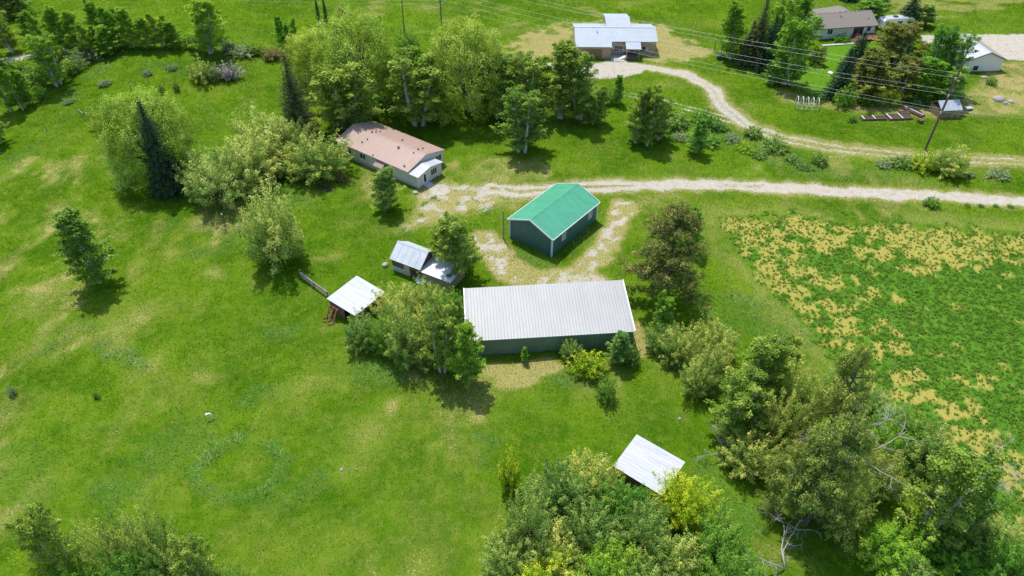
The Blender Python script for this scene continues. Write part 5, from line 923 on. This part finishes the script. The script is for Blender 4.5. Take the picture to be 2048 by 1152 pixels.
('olive', 1690, 800, 740, 70, 'bright bush with white bloom at the field edge', 'blossom', GO), ('olive', 1735, 838, 768, 80, 'grey olive bush at the field edge of the thicket', 'drab', GO), ('olive', 1785, 880, 806, 70, 'bright green bush with white bloom nearer the field', 'blossom', GO), ('olive', 1770, 930, 840, 90, 'bright green bush in the right middle of the thicket', 'bright', GO), ('olive', 1840, 905, 826, 80, 'green bush spilling out into the field', 'green', GO), ('olive', 1868, 960, 860, 110, 'green bush left of the whitish dead shrub', 'drab', GO), ('aspen', 1845, 1075, 910, 120, 'dark green tree in the lower right of the thicket', 'aspen', GA), ('aspen', 1910, 1060, 940, 90, 'grey green tree under the whitish dead shrub', 'drab', GA), ('olive', 1800, 1150, 1050, 130, 'bright green bush in the lower right corner, left one', 'bright', GO), ('olive', 1905, 1160, 1076, 120, 'bright green bush in the lower right corner, middle one', 'bright', GO), ('olive', 1995, 1130, 1040, 110, 'drab olive bush at the right edge above the corner', 'drab', GO), ('olive', 2040, 1190, 1080, 110, 'green bush in the very lower right corner', 'green', GO), ('olive', 1960, 1200, 1110, 110, 'green bush cut by the bottom edge at the right', 'green', GO), ('olive', 1840, 1215, 1130, 110, 'grey bush cut by the bottom edge at the right', 'drab', GO), ('olive', 1960, 1050, 990, 70, 'grey olive bush at the lower field edge', 'drab', GO),
# bottom middle
('olive', 1060, 1110, 985, 110, 'grey green bush at the left of the foreground clump', 'drab', GO), ('olive', 1120, 1040, 930, 110, 'green bush at the top left of the foreground clump', 'drab', GO), ('olive', 1185, 1010, 908, 104, 'yellow tipped bush left of the lone shed roof', 'olive', GO), ('olive', 1240, 1056, 960, 100, 'drab green bush in front of the lone shed wall', 'green', GO), ('olive', 1375, 1060, 950, 112, 'bright yellow green bush at the right corner of the lone shed', 'yellow', GO), ('olive', 1180, 1120, 1005, 120, 'mid green bush in the middle of the foreground clump', 'drab', GO), ('olive', 1290, 1120, 1010, 110, 'mid green bush below the lone shed', 'drab', GO), ('olive', 1110, 1170, 1060, 120, 'olive bush at the lower left of the foreground clump', 'olive', GO), ('olive', 1020, 1170, 1070, 110, 'drab bush at the bottom left end of the foreground clump', 'drab', GO), ('olive', 1215, 1200, 1085, 120, 'bright green bush at the bottom of the foreground clump', 'bright', GO), ('olive', 1340, 1180, 1070, 120, 'mid green bush at the bottom right of the foreground clump', 'olive', GO), ('olive', 1440, 1140, 1030, 112, 'green bush at the right of the foreground clump', 'green', GO), ('olive', 1470, 1210, 1100, 110, 'green bush cut by the bottom edge, right of the clump', 'green', GO), ('olive', 1090, 1230, 1120, 120, 'yellow tipped bush cut by the bottom edge', 'yellow', GO), ('olive', 1290, 1240, 1130, 120, 'drab bush cut by the bottom edge below the clump', 'drab', GO),
# bottom left
('aspen', 165, 1170, 1012, 80, 'dark poplar rising from the bottom left bushes', 'aspen', GA), ('olive', 85, 1190, 1090, 70, 'yellowish bush at the left end of the bottom left clump', 'yellow', GO), ('olive', 225, 1170, 1046, 96, 'yellow tipped bush right of the dark bottom left poplar', 'olive', GO), ('olive', 300, 1170, 1040, 100, 'yellow tipped bush in the middle of the bottom left clump', 'olive', GO), ('olive', 350, 1200, 1090, 90, 'green bush right of the middle of the bottom left clump', 'olive', GO), ('aspen', 425, 1190, 1082, 72, 'dark small tree at the right end of the bottom left clump', 'aspen', GA), ('olive', 150, 1230, 1120, 110, 'bright green bush cut by the bottom edge at the left', 'bright', GO), ('olive', 265, 1240, 1120, 110, 'green bush cut by the bottom edge at the left', 'green', GO), ('olive', 460, 1220, 1140, 70, 'low green bush at the bottom edge right of the small tree', 'green', GO),
]
for row in ROWS:
    kind, bx, by, ty, wp, lab, leaf, grp = row
    nm = None
    if lab.find('birch') >= 0: nm = 'birch_tree'
    if 'lilac bush covered' in lab: nm = 'lilac_bush'
    if kind == 'olive' and grp == GB: nm = 'bush'
    if kind in ('poplar', 'aspen') and (' bush' in lab): nm = 'bush'
    if kind in ('olive',) and leaf in ('green', 'bright', 'drab', 'blossom'): nm = 'bush'
    plant(kind, bx, by, ty, wp, lab, leaf, nm, grp)
build_grass(); build_crop()
